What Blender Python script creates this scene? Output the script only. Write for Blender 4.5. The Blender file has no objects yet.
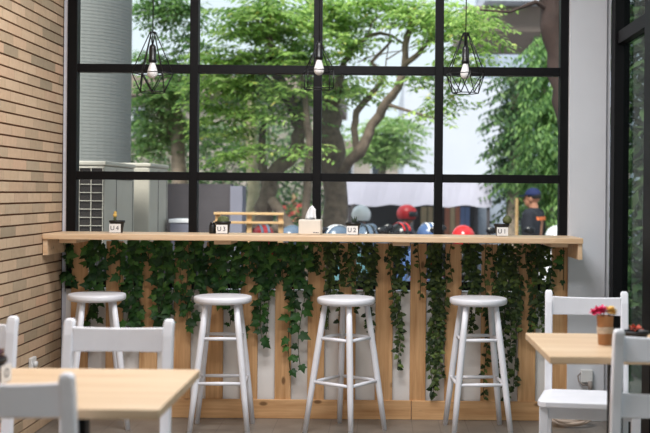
import bpy, bmesh, math, random
from mathutils import Vector, Matrix, Euler
random.seed(11)
R = math.radians
PI = math.pi
sc = bpy.context.scene
COL = sc.collection

# ------------------------------------------------------------------ camera geometry
F, H = 1062.0, 1.277          # focal length in px of a 650 px frame, eye height
VX, VY = 381.0, 193.0         # optical axis in the frame
ROLL = 0.0087
def P(x, y, Z):
    xx = x + ROLL*(y-VY); yy = y - ROLL*(x-VX)
    return Vector(((xx-VX)/F*Z, Z, H-(yy-VY)/F*Z))

cam = bpy.data.cameras.new('camera')
co = bpy.data.objects.new('camera', cam); COL.objects.link(co)
cam.sensor_width = 36; cam.lens = F*36/650
cam.shift_x = -(VX-325)/650; cam.shift_y = -(216.5-VY)/650
co.matrix_world = Matrix.Translation((0,0,H)) @ Matrix.Rotation(R(90),4,'X') @ Matrix.Rotation(math.atan(ROLL),4,'Z')
cam.clip_end = 300
cam.dof.use_dof = True; cam.dof.focus_distance = 5.65; cam.dof.aperture_fstop = 2.8
sc.camera = co
sc.view_settings.view_transform = 'Standard'; sc.view_settings.look = 'None'
sc.view_settings.gamma = 1; sc.view_settings.use_curve_mapping = False
sc.view_settings.exposure = 0.0

# ------------------------------------------------------------------ materials
def srgb(c):
    def f(v):
        v /= 255.0
        return v/12.92 if v <= .04045 else ((v+.055)/1.055)**2.4
    return (f(c[0]), f(c[1]), f(c[2]), 1)
class NT:
    def __init__(s, name):
        s.m = bpy.data.materials.new(name); s.m.use_nodes = True
        s.t = s.m.node_tree; s.n = s.t.nodes; s.b = s.n['Principled BSDF']; s.out = s.n['Material Output']
    def new(s, t, **k):
        n = s.n.new(t)
        for a, v in k.items(): setattr(n, a, v)
        return n
    def l(s, a, b): s.t.links.new(a, b)
    def math(s, op, a, b=None, c=None):
        n = s.new('ShaderNodeMath', operation=op)
        for i, v in enumerate((a, b, c)):
            if v is None: continue
            if isinstance(v, (int, float)): n.inputs[i].default_value = v
            else: s.l(v, n.inputs[i])
        return n.outputs[0]
    def ramp(s, fac, stops, interp='LINEAR'):
        n = s.new('ShaderNodeValToRGB'); s.l(fac, n.inputs[0]); cr = n.color_ramp; cr.interpolation = interp
        while len(cr.elements) < len(stops): cr.elements.new(.5)
        for e, (p, c) in zip(cr.elements, stops): e.position = p; e.color = c
        return n.outputs[0]
    def noise(s, scale, vec=None, detail=3, rough=.5):
        n = s.new('ShaderNodeTexNoise'); n.inputs['Scale'].default_value = scale
        n.inputs['Detail'].default_value = detail; n.inputs['Roughness'].default_value = rough
        if vec is not None: s.l(vec, n.inputs['Vector'])
        return n.outputs['Fac']
    def coord(s, k='Object'): return s.new('ShaderNodeTexCoord').outputs[k]
    def mapping(s, vec, scale=(1,1,1), rot=(0,0,0)):
        n = s.new('ShaderNodeMapping'); s.l(vec, n.inputs[0]); n.inputs['Scale'].default_value = scale
        n.inputs['Rotation'].default_value = rot
        return n.outputs[0]
    def bump(s, h, strength=.2, dist=.01):
        n = s.new('ShaderNodeBump'); s.l(h, n.inputs['Height']); n.inputs['Strength'].default_value = strength
        n.inputs['Distance'].default_value = dist; s.l(n.outputs[0], s.b.inputs['Normal'])
    def set(s, rough=.5, metal=0, spec=.5):
        s.b.inputs['Roughness'].default_value = rough; s.b.inputs['Metallic'].default_value = metal
        s.b.inputs['Specular IOR Level'].default_value = spec

def plain(name, c, rough=.5, metal=0, var=.06, scale=12, spec=.5, bump=0):
    k = NT(name); k.set(rough, metal, spec); a = srgb(c)
    lo = tuple(v*(1-var) for v in a[:3])+(1,); hi = tuple(min(1, v*(1+var)) for v in a[:3])+(1,)
    nz = k.noise(scale, k.coord())
    k.l(k.ramp(nz, [(.3, lo), (.7, hi)]), k.b.inputs['Base Color'])
    if bump: k.bump(nz, bump)
    return k.m

def wood(name, c1, c2, knots=True, rough=.5, axis=2, scale=1.0):
    """pine: long streaks along one axis, a few knots, a tone of its own for every board"""
    k = NT(name); k.set(rough, 0, .35)
    co_ = k.coord()
    st = [9*scale]*3; st[axis] = .7*scale
    v = k.mapping(co_, tuple(st))
    a = k.noise(3.2, v, 5, .6)
    st2 = [55*scale]*3; st2[axis] = 1.6*scale
    b = k.noise(2.0, k.mapping(co_, tuple(st2)), 2)
    g = k.math('ADD', k.math('MULTIPLY', a, .75), k.math('MULTIPLY', b, .25))
    rnd = k.new('ShaderNodeNewGeometry').outputs['Random Per Island']
    g = k.math('ADD', g, k.math('MULTIPLY', k.math('SUBTRACT', rnd, .5), .16))
    base = k.ramp(g, [(.32, srgb(c2)), (.62, srgb(c1))])
    if knots:
        st3 = [9*scale]*3; st3[axis] = 4.5*scale
        vo = k.new('ShaderNodeTexVoronoi'); vo.inputs['Scale'].default_value = 1.0
        k.l(k.mapping(co_, tuple(st3)), vo.inputs['Vector'])
        ms = k.ramp(vo.outputs['Distance'], [(.07, (1,1,1,1)), (.13, (0,0,0,1))])
        mx = k.new('ShaderNodeMix', data_type='RGBA'); k.l(ms, mx.inputs[0]); k.l(base, mx.inputs[6])
        mx.inputs[7].default_value = tuple(v*.45 for v in srgb(c2)[:3])+(1,)
        base = mx.outputs[2]
    k.l(base, k.b.inputs['Base Color']); k.bump(g, .12, .004)
    return k.m

def leafmat(name, stops, trans=.45, rough=.5):
    k = NT(name); k.set(rough, 0, .35)
    rnd = k.new('ShaderNodeNewGeometry').outputs['Random Per Island']
    colr = k.ramp(rnd, [(p, srgb(c)) for p, c in stops])
    k.l(colr, k.b.inputs['Base Color'])
    tr = k.new('ShaderNodeBsdfTranslucent'); k.l(colr, tr.inputs[0])
    mx = k.new('ShaderNodeMixShader'); mx.inputs[0].default_value = trans
    k.l(k.b.outputs[0], mx.inputs[1]); k.l(tr.outputs[0], mx.inputs[2]); k.l(mx.outputs[0], k.out.inputs[0])
    return k.m

def glassmat(name, tint=(.975,.985,.98,1), ior=1.3):
    k = NT(name)
    tr = k.new('ShaderNodeBsdfTransparent'); tr.inputs[0].default_value = tint
    gl = k.new('ShaderNodeBsdfGlossy'); gl.inputs['Roughness'].default_value = .02
    fr = k.new('ShaderNodeFresnel'); fr.inputs[0].default_value = ior
    ge = k.new('ShaderNodeNewGeometry')
    fac = k.math('MULTIPLY', fr.outputs[0], k.math('SUBTRACT', 1.0, ge.outputs['Backfacing']))
    mx = k.new('ShaderNodeMixShader'); k.l(fac, mx.inputs[0])
    k.l(tr.outputs[0], mx.inputs[1]); k.l(gl.outputs[0], mx.inputs[2]); k.l(mx.outputs[0], k.out.inputs[0])
    return k.m

M = {}
M['white'] = plain('white paint', (240,240,246), .42, var=.03)
M['wallwhite'] = plain('white plaster', (216,217,222), .75, var=.02, scale=5, bump=.03)
M['trimwhite'] = plain('white trim', (220,219,226), .6, var=.02)
M['panelwhite'] = plain('off white painted wall', (238,234,230), .7, var=.03, scale=6)
M['ceil'] = plain('ceiling paint', (225,225,225), .9, var=.01)
M['black'] = plain('black powder coat', (9,8,10), .5, var=.15, spec=.2)
M['wire'] = plain('black wire', (14,14,15), .5, var=.1)
M['pine'] = wood('pine plank', (226,182,134), (190,140,92), True, .55, 2)
M['pine_x'] = wood('pine rail', (226,182,134), (192,142,94), True, .55, 0)
M['counter'] = wood('pine counter top', (238,208,174), (216,178,138), True, .42, 0)
M['table'] = wood('table top wood', (228,202,170), (208,176,140), False, .38, 0, .7)
M['potblack'] = plain('black plastic', (18,17,18), .5, var=.2)
M['label'] = plain('white label paper', (232,232,232), .7, var=.02)
M['ink'] = plain('dark ink', (38,42,66), .7, var=.05)
M['cactus'] = plain('cactus green', (92,98,62), .8, var=.35, scale=60, bump=.4)
M['cactusdark'] = plain('dark succulent', (52,62,50), .7, var=.3, scale=60)
M['gold'] = plain('yellow grafted cactus', (212,176,96), .7, var=.2, scale=60)
M['purple'] = plain('dark purple petals', (70,34,52), .7, var=.3, scale=30)
M['redflower'] = plain('orange red petals', (214,92,70), .7, var=.2, scale=30)
M['pink'] = plain('pink petals', (226,70,122), .7, var=.25, scale=30)
M['yellowfl'] = plain('cream yellow petals', (244,206,128), .7, var=.15, scale=30)
M['kraft'] = plain('brown kraft paper', (172,124,84), .8, var=.12, scale=20, bump=.1)
M['twine'] = plain('pale twine', (206,188,168), .9, var=.15, scale=80, bump=.3)
M['tissuebox'] = plain('cream tissue box', (228,220,208), .55, var=.02)
M['tissue'] = plain('white tissue', (240,240,242), .9, var=.02)
M['bulb'] = plain('frosted white bulb', (232,228,226), .25, var=.01)
M['socket'] = plain('white plastic socket', (222,220,218), .45, var=.02)
M['soil'] = plain('dark soil', (38,30,26), .95, var=.3, scale=70, bump=.4)
M['greycable'] = plain('grey cable', (150,140,134), .6, var=.1)
M['coil'] = plain('beige cable', (196,176,160), .6, var=.1)
M['ivybig'] = leafmat('broad ivy leaf', [(0,(30,60,30)),(.45,(44,82,38)),(.8,(60,104,46)),(1,(92,134,60))], .22)
M['ivysmall'] = leafmat('small ivy leaf', [(0,(34,52,26)),(.45,(54,74,34)),(.8,(78,96,46)),(1,(104,124,58))], .22)
M['ivystem'] = plain('ivy stem', (58,66,36), .8, var=.2)
M['leafA'] = leafmat('bright tree leaf', [(0,(96,132,70)),(.4,(146,184,96)),(.75,(184,216,120)),(.97,(208,230,146)),(1,(226,204,100))], .5)
M['leafB'] = leafmat('mid tree leaf', [(0,(70,106,64)),(.5,(110,150,88)),(1,(154,190,112))], .5)
M['leafC'] = leafmat('pale tree leaf', [(0,(112,150,84)),(.5,(150,184,112)),(1,(190,214,146))], .55)
M['leafD'] = leafmat('deep green leaf', [(0,(56,92,60)),(.5,(92,136,84)),(1,(138,178,108))], .45)
M['leafH'] = leafmat('dark hedge leaf', [(0,(52,78,54)),(.5,(82,112,72)),(1,(116,142,90))], .35)
M['bark'] = plain('grey brown bark', (140,126,112), .95, var=.3, scale=14, bump=.5)
M['barkdark'] = plain('dark bark', (112,98,86), .95, var=.3, scale=14, bump=.5)
M['barkpale'] = plain('pale mottled bark', (180,172,146), .95, var=.25, scale=10, bump=.4)
M['barkred'] = plain('reddish bark', (62,48,44), .95, var=.2, scale=10, bump=.4)
M['street'] = plain('asphalt', (116,114,114), .9, var=.12, scale=8)
M['pave'] = plain('outside paving', (140,134,128), .9, var=.1, scale=8)
M['concrete'] = plain('grey concrete', (80,76,80), .9, var=.12, scale=4, bump=.1)
M['pillar'] = plain('pale grey ribbed cladding', (132,134,131), .7, var=.04, scale=3)
M['concretepale'] = plain('pale concrete', (126,126,140), .9, var=.06, scale=4)
M['bldwhite'] = plain('white building render', (190,194,206), .85, var=.03, scale=1)
M['bldgrey'] = plain('grey brown building', (150,142,134), .9, var=.08, scale=1)
M['bldblue'] = plain('blue grey metal sheet', (150,160,176), .5, var=.08, scale=2)
M['eave'] = plain('brown grey roof beam', (132,118,110), .85, var=.1, scale=3)
M['darkglass'] = plain('dark window glass', (46,52,58), .15, var=.1)
M['awning'] = plain('white tarpaulin', (188,186,204), .8, var=.03, scale=1.5)
M['acbody'] = plain('beige grey painted steel', (172,167,156), .5, var=.03)
M['acdark'] = plain('dark condenser fins', (24,19,19), .7, var=.2, scale=40)
M['benchwood'] = wood('bench wood', (214,178,130), (180,140,96), False, .6, 0)
M['skin'] = plain('skin', (176,122,96), .55, var=.05, scale=20)
M['hair'] = plain('black hair', (22,18,18), .6, var=.2, scale=40)
M['shirtnavy'] = plain('dark navy cloth', (34,36,46), .9, var=.12, scale=20)
M['trousers'] = plain('dark trousers', (40,42,54), .9, var=.12, scale=20)
M['jacketgrey'] = plain('grey jacket cloth', (104,106,114), .9, var=.12, scale=20)
M['shirtblue'] = plain('pale blue cloth', (150,164,186), .9, var=.12, scale=20)
M['shirtred'] = plain('red cloth', (176,58,60), .9, var=.12, scale=20)
M['capnavy'] = plain('navy cap cloth', (28,40,88), .85, var=.1, scale=20)
M['orange'] = plain('orange print', (226,120,70), .8, var=.1, scale=20)
M['shoe'] = plain('dark shoe', (30,28,28), .6, var=.1)
M['red'] = plain('glossy red shell', (196,38,44), .18, var=.05)
M['darkred'] = plain('glossy dark red shell', (150,34,40), .18, var=.05)
M['whitegloss'] = plain('glossy white shell', (240,240,244), .18, var=.02)
M['silverblue'] = plain('blue grey shell', (92,108,128), .2, var=.05)
M['blueshell'] = plain('blue shell', (74,98,142), .2, var=.05)
M['visor'] = plain('dark visor', (24,26,32), .1, var=.05)
M['rubber'] = plain('black rubber', (20,20,20), .8, var=.15)
M['chrome'] = plain('chrome', (200,200,205), .18, 1, var=.02)
M['seatvinyl'] = plain('black vinyl', (26,26,28), .5, var=.1)
M['blackgloss'] = plain('black glossy panel', (28,28,32), .2, var=.05)
M['teal'] = plain('teal panel', (88,128,134), .25, var=.05)
M['postorange'] = plain('orange poster', (206,132,104), .7, var=.1, scale=6)
M['postcream'] = plain('cream poster', (214,190,150), .7, var=.1, scale=6)
M['postblue'] = plain('blue poster', (120,142,190), .7, var=.1, scale=6)
M['shopdark'] = plain('dark stall board', (62,58,60), .9, var=.15, scale=3)
M['glass'] = glassmat('window glass')
M['doorglass'] = glassmat('door glass', (.55,.6,.58,1), 1.15)
M['bulbcap'] = plain('black lamp socket', (16,16,16), .4, var=.1)

def brickmat():
    k = NT('tan face brick'); k.set(.85, 0, .25)
    xyz = k.new('ShaderNodeSeparateXYZ'); k.l(k.coord(), xyz.inputs[0])
    row = k.math('FLOOR', k.math('DIVIDE', k.math('ADD', xyz.outputs[2], 10*.055), .055))
    off = k.math('MULTIPLY', k.math('FRACT', k.math('MULTIPLY', row, .37)), .2)
    colm = k.math('DIVIDE', k.math('ADD', xyz.outputs[1], off), .2)
    cb = k.new('ShaderNodeCombineXYZ'); k.l(k.math('FLOOR', colm), cb.inputs[0]); k.l(row, cb.inputs[1])
    wn = k.new('ShaderNodeTexWhiteNoise', noise_dimensions='2D'); k.l(cb.outputs[0], wn.inputs['Vector'])
    c = k.ramp(wn.outputs['Value'], [(0,srgb((166,148,124))),(.2,srgb((200,172,142))),(.45,srgb((212,184,154))),(.65,srgb((204,172,142))),(.85,srgb((184,164,138))),(1,srgb((216,178,148)))])
    nz = k.noise(26, k.coord(), 4, .6)
    mx = k.new('ShaderNodeMix', data_type='RGBA', blend_type='MULTIPLY'); mx.inputs[0].default_value = .5
    k.l(c, mx.inputs[6]); k.l(k.ramp(nz, [(.25,(.74,.72,.7,1)),(.7,(1,1,1,1))]), mx.inputs[7])
    fr = k.math('FRACT', colm)
    joint = k.math('LESS_THAN', fr, .02)
    mj = k.new('ShaderNodeMix', data_type='RGBA'); k.l(k.math('MULTIPLY', joint, .35), mj.inputs[0]); k.l(mx.outputs[2], mj.inputs[6]); mj.inputs[7].default_value = srgb((104,76,56))
    k.l(mj.outputs[2], k.b.inputs['Base Color']); k.bump(nz, .25, .004)
    return k.m
M['brick'] = brickmat()
M['mortar'] = plain('dark brown mortar', (112,76,54), .95, var=.15, scale=30)

def tilemat():
    k = NT('grey brown floor tile'); k.set(.42, 0, .4)
    xyz = k.new('ShaderNodeSeparateXYZ'); k.l(k.coord(), xyz.inputs[0])
    jx = k.math('LESS_THAN', k.math('FRACT', k.math('DIVIDE', k.math('ADD', xyz.outputs[0], 10.02), .15)), .03)
    jy = k.math('LESS_THAN', k.math('FRACT', k.math('DIVIDE', k.math('ADD', xyz.outputs[1], 10.1), .6)), .008)
    j = k.math('MAXIMUM', jx, jy)
    nz = k.noise(7, k.coord(), 4)
    c = k.ramp(nz, [(.3, srgb((118,110,102))), (.7, srgb((138,129,119)))])
    mx = k.new('ShaderNodeMix', data_type='RGBA'); k.l(k.math('MULTIPLY', j, .7), mx.inputs[0]); k.l(c, mx.inputs[6]); mx.inputs[7].default_value = srgb((98,92,88))
    k.l(mx.outputs[2], k.b.inputs['Base Color'])
    return k.m
M['tile'] = tilemat()

def bandmat(name, cols, axis=0, size=.1):
    """surface print of vertical colour bands on a flat board"""
    k = NT(name); k.set(.7)
    xyz = k.new('ShaderNodeSeparateXYZ'); k.l(k.coord(), xyz.inputs[0])
    f_ = k.math('FLOOR', k.math('DIVIDE', k.math('ADD', xyz.outputs[axis], 20), size))
    wn = k.new('ShaderNodeTexWhiteNoise', noise_dimensions='1D'); k.l(f_, wn.inputs['W'])
    n = len(cols)
    k.l(k.ramp(wn.outputs['Value'], [(i/n, srgb(c)) for i, c in enumerate(cols)], 'CONSTANT'), k.b.inputs['Base Color'])
    return k.m

# ------------------------------------------------------------------ mesh builder
class MB:
    def __init__(s): s.v = []; s.f = []; s.mi = []; s.cur = 0
    def add(s, vs, fs):
        o = len(s.v); s.v += [tuple(p) for p in vs]; s.f += [tuple(i+o for i in q) for q in fs]; s.mi += [s.cur]*len(fs); return s
    def box(s, a, b, mat=None):
        x0,y0,z0 = a; x1,y1,z1 = b
        vs = [Vector(p) for p in ((x0,y0,z0),(x1,y0,z0),(x1,y1,z0),(x0,y1,z0),(x0,y0,z1),(x1,y0,z1),(x1,y1,z1),(x0,y1,z1))]
        if mat is not None: vs = [mat @ p for p in vs]
        return s.add(vs, [(0,3,2,1),(4,5,6,7),(0,1,5,4),(1,2,6,5),(2,3,7,6),(3,0,4,7)])
    def tube(s, pts, rad, n=8, cap=True, sq=1.0, up=None):
        pts = [Vector(p) for p in pts]
        if not isinstance(rad, (list, tuple)): rad = [rad]*len(pts)
        vs = []; prev = None
        for i, p in enumerate(pts):
            if i == 0: d = pts[1]-p
            elif i == len(pts)-1: d = p-pts[i-1]
            else: d = pts[i+1]-pts[i-1]
            d = d.normalized() if d.length > 1e-9 else Vector((0,0,1))
            if prev is None:
                u = Vector(up) if up is not None else (Vector((0,0,1)) if abs(d.z) < .9 else Vector((1,0,0)))
            else: u = prev
            a = d.cross(u)
            if a.length < 1e-6: a = d.cross(Vector((0,1,0)))
            a.normalize(); b = a.cross(d).normalized(); prev = b
            r = rad[i]
            ra, rb = r if isinstance(r, (tuple, list)) else (r, r*sq)
            for k in range(n):
                t = 2*PI*k/n; vs.append(p + a*(math.cos(t)*ra) + b*(math.sin(t)*rb))
        fs = []
        for i in range(len(pts)-1):
            for k in range(n):
                k2 = (k+1) % n; fs.append((i*n+k, i*n+k2, (i+1)*n+k2, (i+1)*n+k))
        if cap:
            fs.append(tuple(reversed(range(n)))); fs.append(tuple((len(pts)-1)*n+k for k in range(n)))
        return s.add(vs, fs)
    def lathe(s, prof, c=(0,0,0), n=24, capb=True, capt=True, mat=None):
        c = Vector(c); vs = []
        for r, z in prof:
            for k in range(n):
                t = 2*PI*k/n; p = Vector((r*math.cos(t), r*math.sin(t), z))
                if mat is not None: p = mat @ p
                vs.append(c+p)
        fs = []
        for i in range(len(prof)-1):
            for k in range(n):
                k2 = (k+1) % n; fs.append((i*n+k, i*n+k2, (i+1)*n+k2, (i+1)*n+k))
        if capb: fs.append(tuple(reversed(range(n))))
        if capt: fs.append(tuple((len(prof)-1)*n+k for k in range(n)))
        return s.add(vs, fs)
    def ball(s, c, r, n=14, m=9, mat=None, z0=-1.0):
        rx, ry, rz = r if isinstance(r, (tuple, list)) else (r, r, r)
        prof = []
        t0 = math.asin(max(-1, z0))
        for i in range(m+1):
            t = t0 + (PI/2-t0)*i/m; prof.append((max(math.cos(t), .001), math.sin(t)))
        mm = Matrix.Diagonal((rx, ry, rz)).to_4x4()
        if mat is not None: mm = mat @ mm
        return s.lathe(prof, c, n, True, True, mm)
    def capsule(s, a, b, ra, rb, n=12):
        a = Vector(a); b = Vector(b); d = (b-a).normalized(); pts = [a-d*ra*.999]; rr = [ra*.05]
        for t in (50, 20): pts.append(a-d*ra*math.sin(R(t))); rr.append(ra*math.cos(R(t)))
        pts += [a, b]; rr += [ra, rb]
        for t in (20, 50): pts.append(b+d*rb*math.sin(R(t))); rr.append(rb*math.cos(R(t)))
        pts.append(b+d*rb*.999); rr.append(rb*.05)
        return s.tube(pts, rr, n)
    def build(s, name, mat, parent=None, smooth=False, bevel=0, loc=None, seg=2):
        me = bpy.data.meshes.new(name); me.from_pydata(s.v, [], s.f)
        mats = mat if isinstance(mat, (list, tuple)) else [mat]
        for m_ in mats: me.materials.append(m_)
        if len(mats) > 1: me.polygons.foreach_set('material_index', s.mi)
        bm = bmesh.new(); bm.from_mesh(me)
        if len(s.f) < 60000: bmesh.ops.recalc_face_normals(bm, faces=bm.faces)
        bm.to_mesh(me); bm.free()
        if smooth: me.polygons.foreach_set('use_smooth', [True]*len(me.polygons))
        o = bpy.data.objects.new(name, me); COL.objects.link(o)
        if parent: o.parent = parent
        if loc is not None: o.location = loc
        if bevel:
            b = o.modifiers.new('bevel', 'BEVEL'); b.width = bevel; b.segments = seg; b.limit_method = 'ANGLE'; b.angle_limit = R(40)
            b.harden_normals = False
        return o
def tag(o, label=None, cat=None, group=None, kind=None):
    if label: o['label'] = label
    if cat: o['category'] = cat
    if group: o['group'] = group
    if kind: o['kind'] = kind
    return o
def empty(name, loc, rz=0, label=None, cat=None, group=None):
    o = bpy.data.objects.new(name, None); COL.objects.link(o); o.empty_display_size = .1
    o.location = loc; o.rotation_euler = (0,0,rz)
    return tag(o, label, cat, group)
def copy_tree(o, parent=None):
    c = o.copy(); COL.objects.link(c)
    if parent: c.parent = parent
    for ch in [x for x in bpy.data.objects if x.parent == o]: copy_tree(ch, c)
    return c
def struct(o): return tag(o, kind='structure')

# ------------------------------------------------------------------ room shell
XL, XR, YW, CEIL, YB = -1.807, 1.058, 6.0, 3.05, -3.0
ZS = 0.74
struct(MB().box((XL-.3, YB, -.15), (1.40, 6.18, 0)).build('floor', M['tile']))
struct(MB().box((XL-.3, YB, CEIL), (1.45, 6.18, CEIL+.15)).build('ceiling', M['ceil']))
# brick wall: real courses standing proud of the dark mortar bed
w = MB()
w.box((XL-.3, YB, -.15), (XL-.009, 6.18, CEIL)); w.cur = 1
pitch = .055
for i in range(int(CEIL/pitch)+1):
    z0 = i*pitch+.0045; z1 = min((i+1)*pitch-.0045, CEIL)
    if z1 > z0: w.box((XL-.012, YB, z0), (XL, YW+.016, z1))
struct(w.build('wall_left', [M['mortar'], M['brick']]))
# white plaster strip in the corner, low wall below the window, wall above, pier at the right
struct(MB().box((XL, 6.03, 0), (-1.785, 6.10, CEIL)).build('trim_1', M['trimwhite']))
struct(MB().box((XL, 6.035, 0), (XR, 6.12, ZS-.022)).build('wall_front', M['panelwhite']))
struct(MB().box((XL, 6.03, 2.62), (1.45, 6.15, CEIL)).build('wall_upper', M['wallwhite']))
p = MB(); p.box((XR, 5.985, 0), (1.268, 6.17, 2.62)); p.box((1.268, 6.0, 0), (1.292, 6.17, 2.62))
struct(p.build('wall_right', M['wallwhite'], bevel=.004))

# ------------------------------------------------------------------ window
BW = .047
xs = [-1.757, -1.067, -.3655, .3255, 1.0345]
zs = [.752, 1.363, 1.973, 2.583]
fr = MB()
for i, x in enumerate(xs):
    ww = .055 if i == 0 else BW
    fr.box((x-ww/2, 6.02, ZS-.02), (x+ww/2, 6.085, 2.62))
for i, z in enumerate(zs):
    for a, b in zip(xs[:-1], xs[1:]):
        fr.box((a+BW/2, 6.023, z-BW/2), (b-BW/2, 6.082, z+BW/2))
win = struct(fr.build('window_1', M['black'], bevel=.002))
for j in range(3):
    for i in range(4):
        MB().box((xs[i]+BW/2-.004, 6.05, zs[j]+BW/2-.004), (xs[i+1]-BW/2+.004, 6.056, zs[j+1]-BW/2+.004)).build('pane', M['glass'], win)

# glazed black door wall on the right
dr = MB()
XD = 1.292
dr.box((XD, 5.90, 0), (XD+.083, 6.0, 2.62))
dr.box((XD, 5.08, 0), (XD+.083, 5.235, 2.62))
for y in (3.55, 2.0, .4, -1.3): dr.box((XD, y, 0), (XD+.083, y+.12, 2.62))
for a, b in ((5.235,5.90),(3.67,5.08),(2.12,3.55),(.52,2.0),(-1.18,.4)):
    dr.box((XD+.015, a, 2.115), (XD+.07, b, 2.185)); dr.box((XD+.015, a, 0), (XD+.07, b, .10)); dr.box((XD+.015, a, 2.56), (XD+.07, b, 2.62))
door = struct(dr.build('door_1', M['black'], bevel=.002))
for a, b in ((5.235,5.90),(3.67,5.08),(2.12,3.55),(.52,2.0),(-1.18,.4)):
    MB().box((XD+.05, a-.004, .096), (XD+.056, b+.004, 2.119)).build('pane', M['doorglass'], door)
    MB().box((XD+.05, a-.004, 2.181), (XD+.056, b+.004, 2.564)).build('pane', M['doorglass'], door)
struct(MB().box((XD, YB, 2.62), (1.45, 6.03, CEIL)).build('wall_door', M['wallwhite']))

# ------------------------------------------------------------------ plank panel under the counter
root = empty('plank_panel', (0, 6.0, 0), 0, 'row of upright pine planks on a pine base rail below the bar counter', 'panel')
pxs = [79,114,148,182,214.5,249,283,316,347,384,418,453,489,527,560]
plx = [P(x, 330, 6.0).x for x in pxs]
plx[0] = max(plx[0], -1.72)
for i, x in enumerate(plx):
    wd = .0475 + random.uniform(-.003, .003)
    MB().box((x-wd, 0.001, .10), (x+wd, .022, .992)).build('plank', M['pine'], root, bevel=.002)
for a, b in ((XL+.006, -.72), (-.717, .18), (.183, XR-.004)):
    MB().box((a, -.012, 0), (b, .003, .107)).build('base_rail', M['pine_x'], root, bevel=.003)

# ------------------------------------------------------------------ bar counter
CT, CB, CF = 1.045, 1.014, 5.66
root = empty('bar_counter', (0, CF, 0), 0, 'long pale pine bar counter running along below the window', 'counter')
MB().box((XL+.003, 0, CB), (1.081, .358, CT)).build('countertop', M['counter'], root, bevel=.004)
for x in (72.5, 225, 401, 557):
    X = P(x, 245, 5.8).x
    MB().box((X-.046, .05, CB-.021), (X+.046, .338, CB-.0005)).build('support_arm', M['counter'], root, bevel=.002)
MB().box((XL+.003, .012, CB-.085), (XL+.028, .345, CB-.0005)).build('bracket', M['counter'], root, bevel=.002)
MB().box((1.055, .012, CB-.085), (1.079, .322, CB-.0005)).build('bracket', M['counter'], root, bevel=.002)

# ------------------------------------------------------------------ ivy
def leaf_shape(big):
    if big:   # five lobed
        pr = [(0,-.02),(.18,-.12),(.42,-.02),(.34,.18),(.52,.42),(.27,.46),(0,.98)]
    else:
        pr = [(0,-.02),(.2,-.1),(.4,.08),(.26,.34),(.3,.5),(0,.95)]
    return pr + [(-x, y) for x, y in reversed(pr[1:-1])]
def add_leaf(mb, base, direction, normal, L, shape, fold=.25):
    d = direction.normalized(); n = (normal - d*normal.dot(d))
    if n.length < 1e-4: n = d.orthogonal()
    n.normalize(); s = d.cross(n)
    k = len(shape)
    c = base + d*L*.35
    vs = [c] + [base + s*(x*L) + d*(y*L) - n*(abs(x)*fold*L) - n*(max(0,y-.3)**2*.35*L) for x, y in shape]
    mb.add(vs, [(0, i+1, (i+1) % k + 1) for i in range(k)])
def ivy(label, strands, big):
    """strands: (x px, end y px, leaf length, step); hang from the counter's underside in front of the planks"""
    x0 = sum(s[0] for s in strands)/len(strands)
    base = P(x0, 245, 5.97); base.z = CB
    root = empty('ivy_vine', base, 0, label, 'ivy', 'artificial ivy hanging below the counter')
    st = MB(); lf = MB()
    for (x, ye, L, step) in strands:
        yb = random.uniform(5.955, 5.985)
        top = P(x, 244, yb); top.z = CB-.004; end = P(x, ye, yb)
        ln = top.z-end.z; n = max(3, int(ln/.05)); pts = []
        ph = random.uniform(0, 6); am = random.uniform(.008, .022)
        for i in range(n+1):
            t = i/n
            q = top.lerp(end, t); q.x += math.sin(ph+t*ln*9)*am*min(1, t*3); q.y = yb - .012*math.sin(ph*2+t*ln*7)*min(1, t*3)
            q.x = min(max(q.x, XL+.03), XR-.03)
            pts.append(q)
        st.tube([q-base for q in pts], .0022, 4)
        s = .01
        while s < ln:
            t = s/ln*n; i = min(int(t), n-1); q = pts[i].lerp(pts[i+1], t-i)
            side = random.choice((-1, 1))
            d = Vector((side*random.uniform(.2,1), random.uniform(-.7,.15), random.uniform(-1.0,.1)))
            nn = Vector((random.uniform(-.5,.5), -1, random.uniform(-.1,.9)))
            l = L*random.uniform(.65, 1.2)
            bp = q + Vector((side*l*.15, -.004, 0))
            tip = bp+d.normalized()*l
            if tip.y < 5.995 and tip.z < CB-.003 and tip.x > XL+.012 and tip.x < XR-.005 and not (tip.y < 5.985 and tip.z > CB-.03):
                add_leaf(lf, bp-base, d, nn, l, leaf_shape(big))
            s += step*random.uniform(.6, 1.4)
    st.build('stem', M['ivystem'], root)
    lf.build('leaves', M['ivybig'] if big else M['ivysmall'], root)
    return root
def fill(xa, xb, ya, yb, n, L, step): # n strands between xa and xb, ending between ya and yb
    return [(xa+(xb-xa)*(i+.5)/n+random.uniform(-1.5,1.5), random.uniform(ya, yb), L, step) for i in range(n)]
ORD = ['first','second','third','fourth','fifth','sixth','seventh','eighth','ninth','tenth','eleventh','twelfth','thirteenth','fourteenth','fifteenth']
def gap(i): return f'in the {ORD[i]} plank gap from the brick wall'
LB, LS = .056, .034
DB, DS = .024, .0145
ivy('broad-leaved ivy hanging over the black window post beside the brick wall', fill(65,72,275,292,2,LB,DB), True)
ivy('broad-leaved ivy above the first stool, '+gap(0), fill(88,103,272,296,3,LB,DB)+fill(88,104,318,334,2,LB,.03)+[(113,262,LB,DB)], True)
ivy('broad-leaved ivy '+gap(1), fill(125,141,325,348,4,LB,DB)+[(118,288,LB,.03)], True)
ivy('thick broad-leaved ivy '+gap(2), fill(157,173,300,334,4,LB,DB)+[(164,338,LB,DB),(150,262,LB,.03),(181,268,LB,.03)], True)
ivy('broad-leaved ivy '+gap(3), fill(190,212,270,304,4,LB,DB)+[(188,330,LB,.036),(194,318,LB,.03),(184,322,LB,.05)], True)
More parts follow.
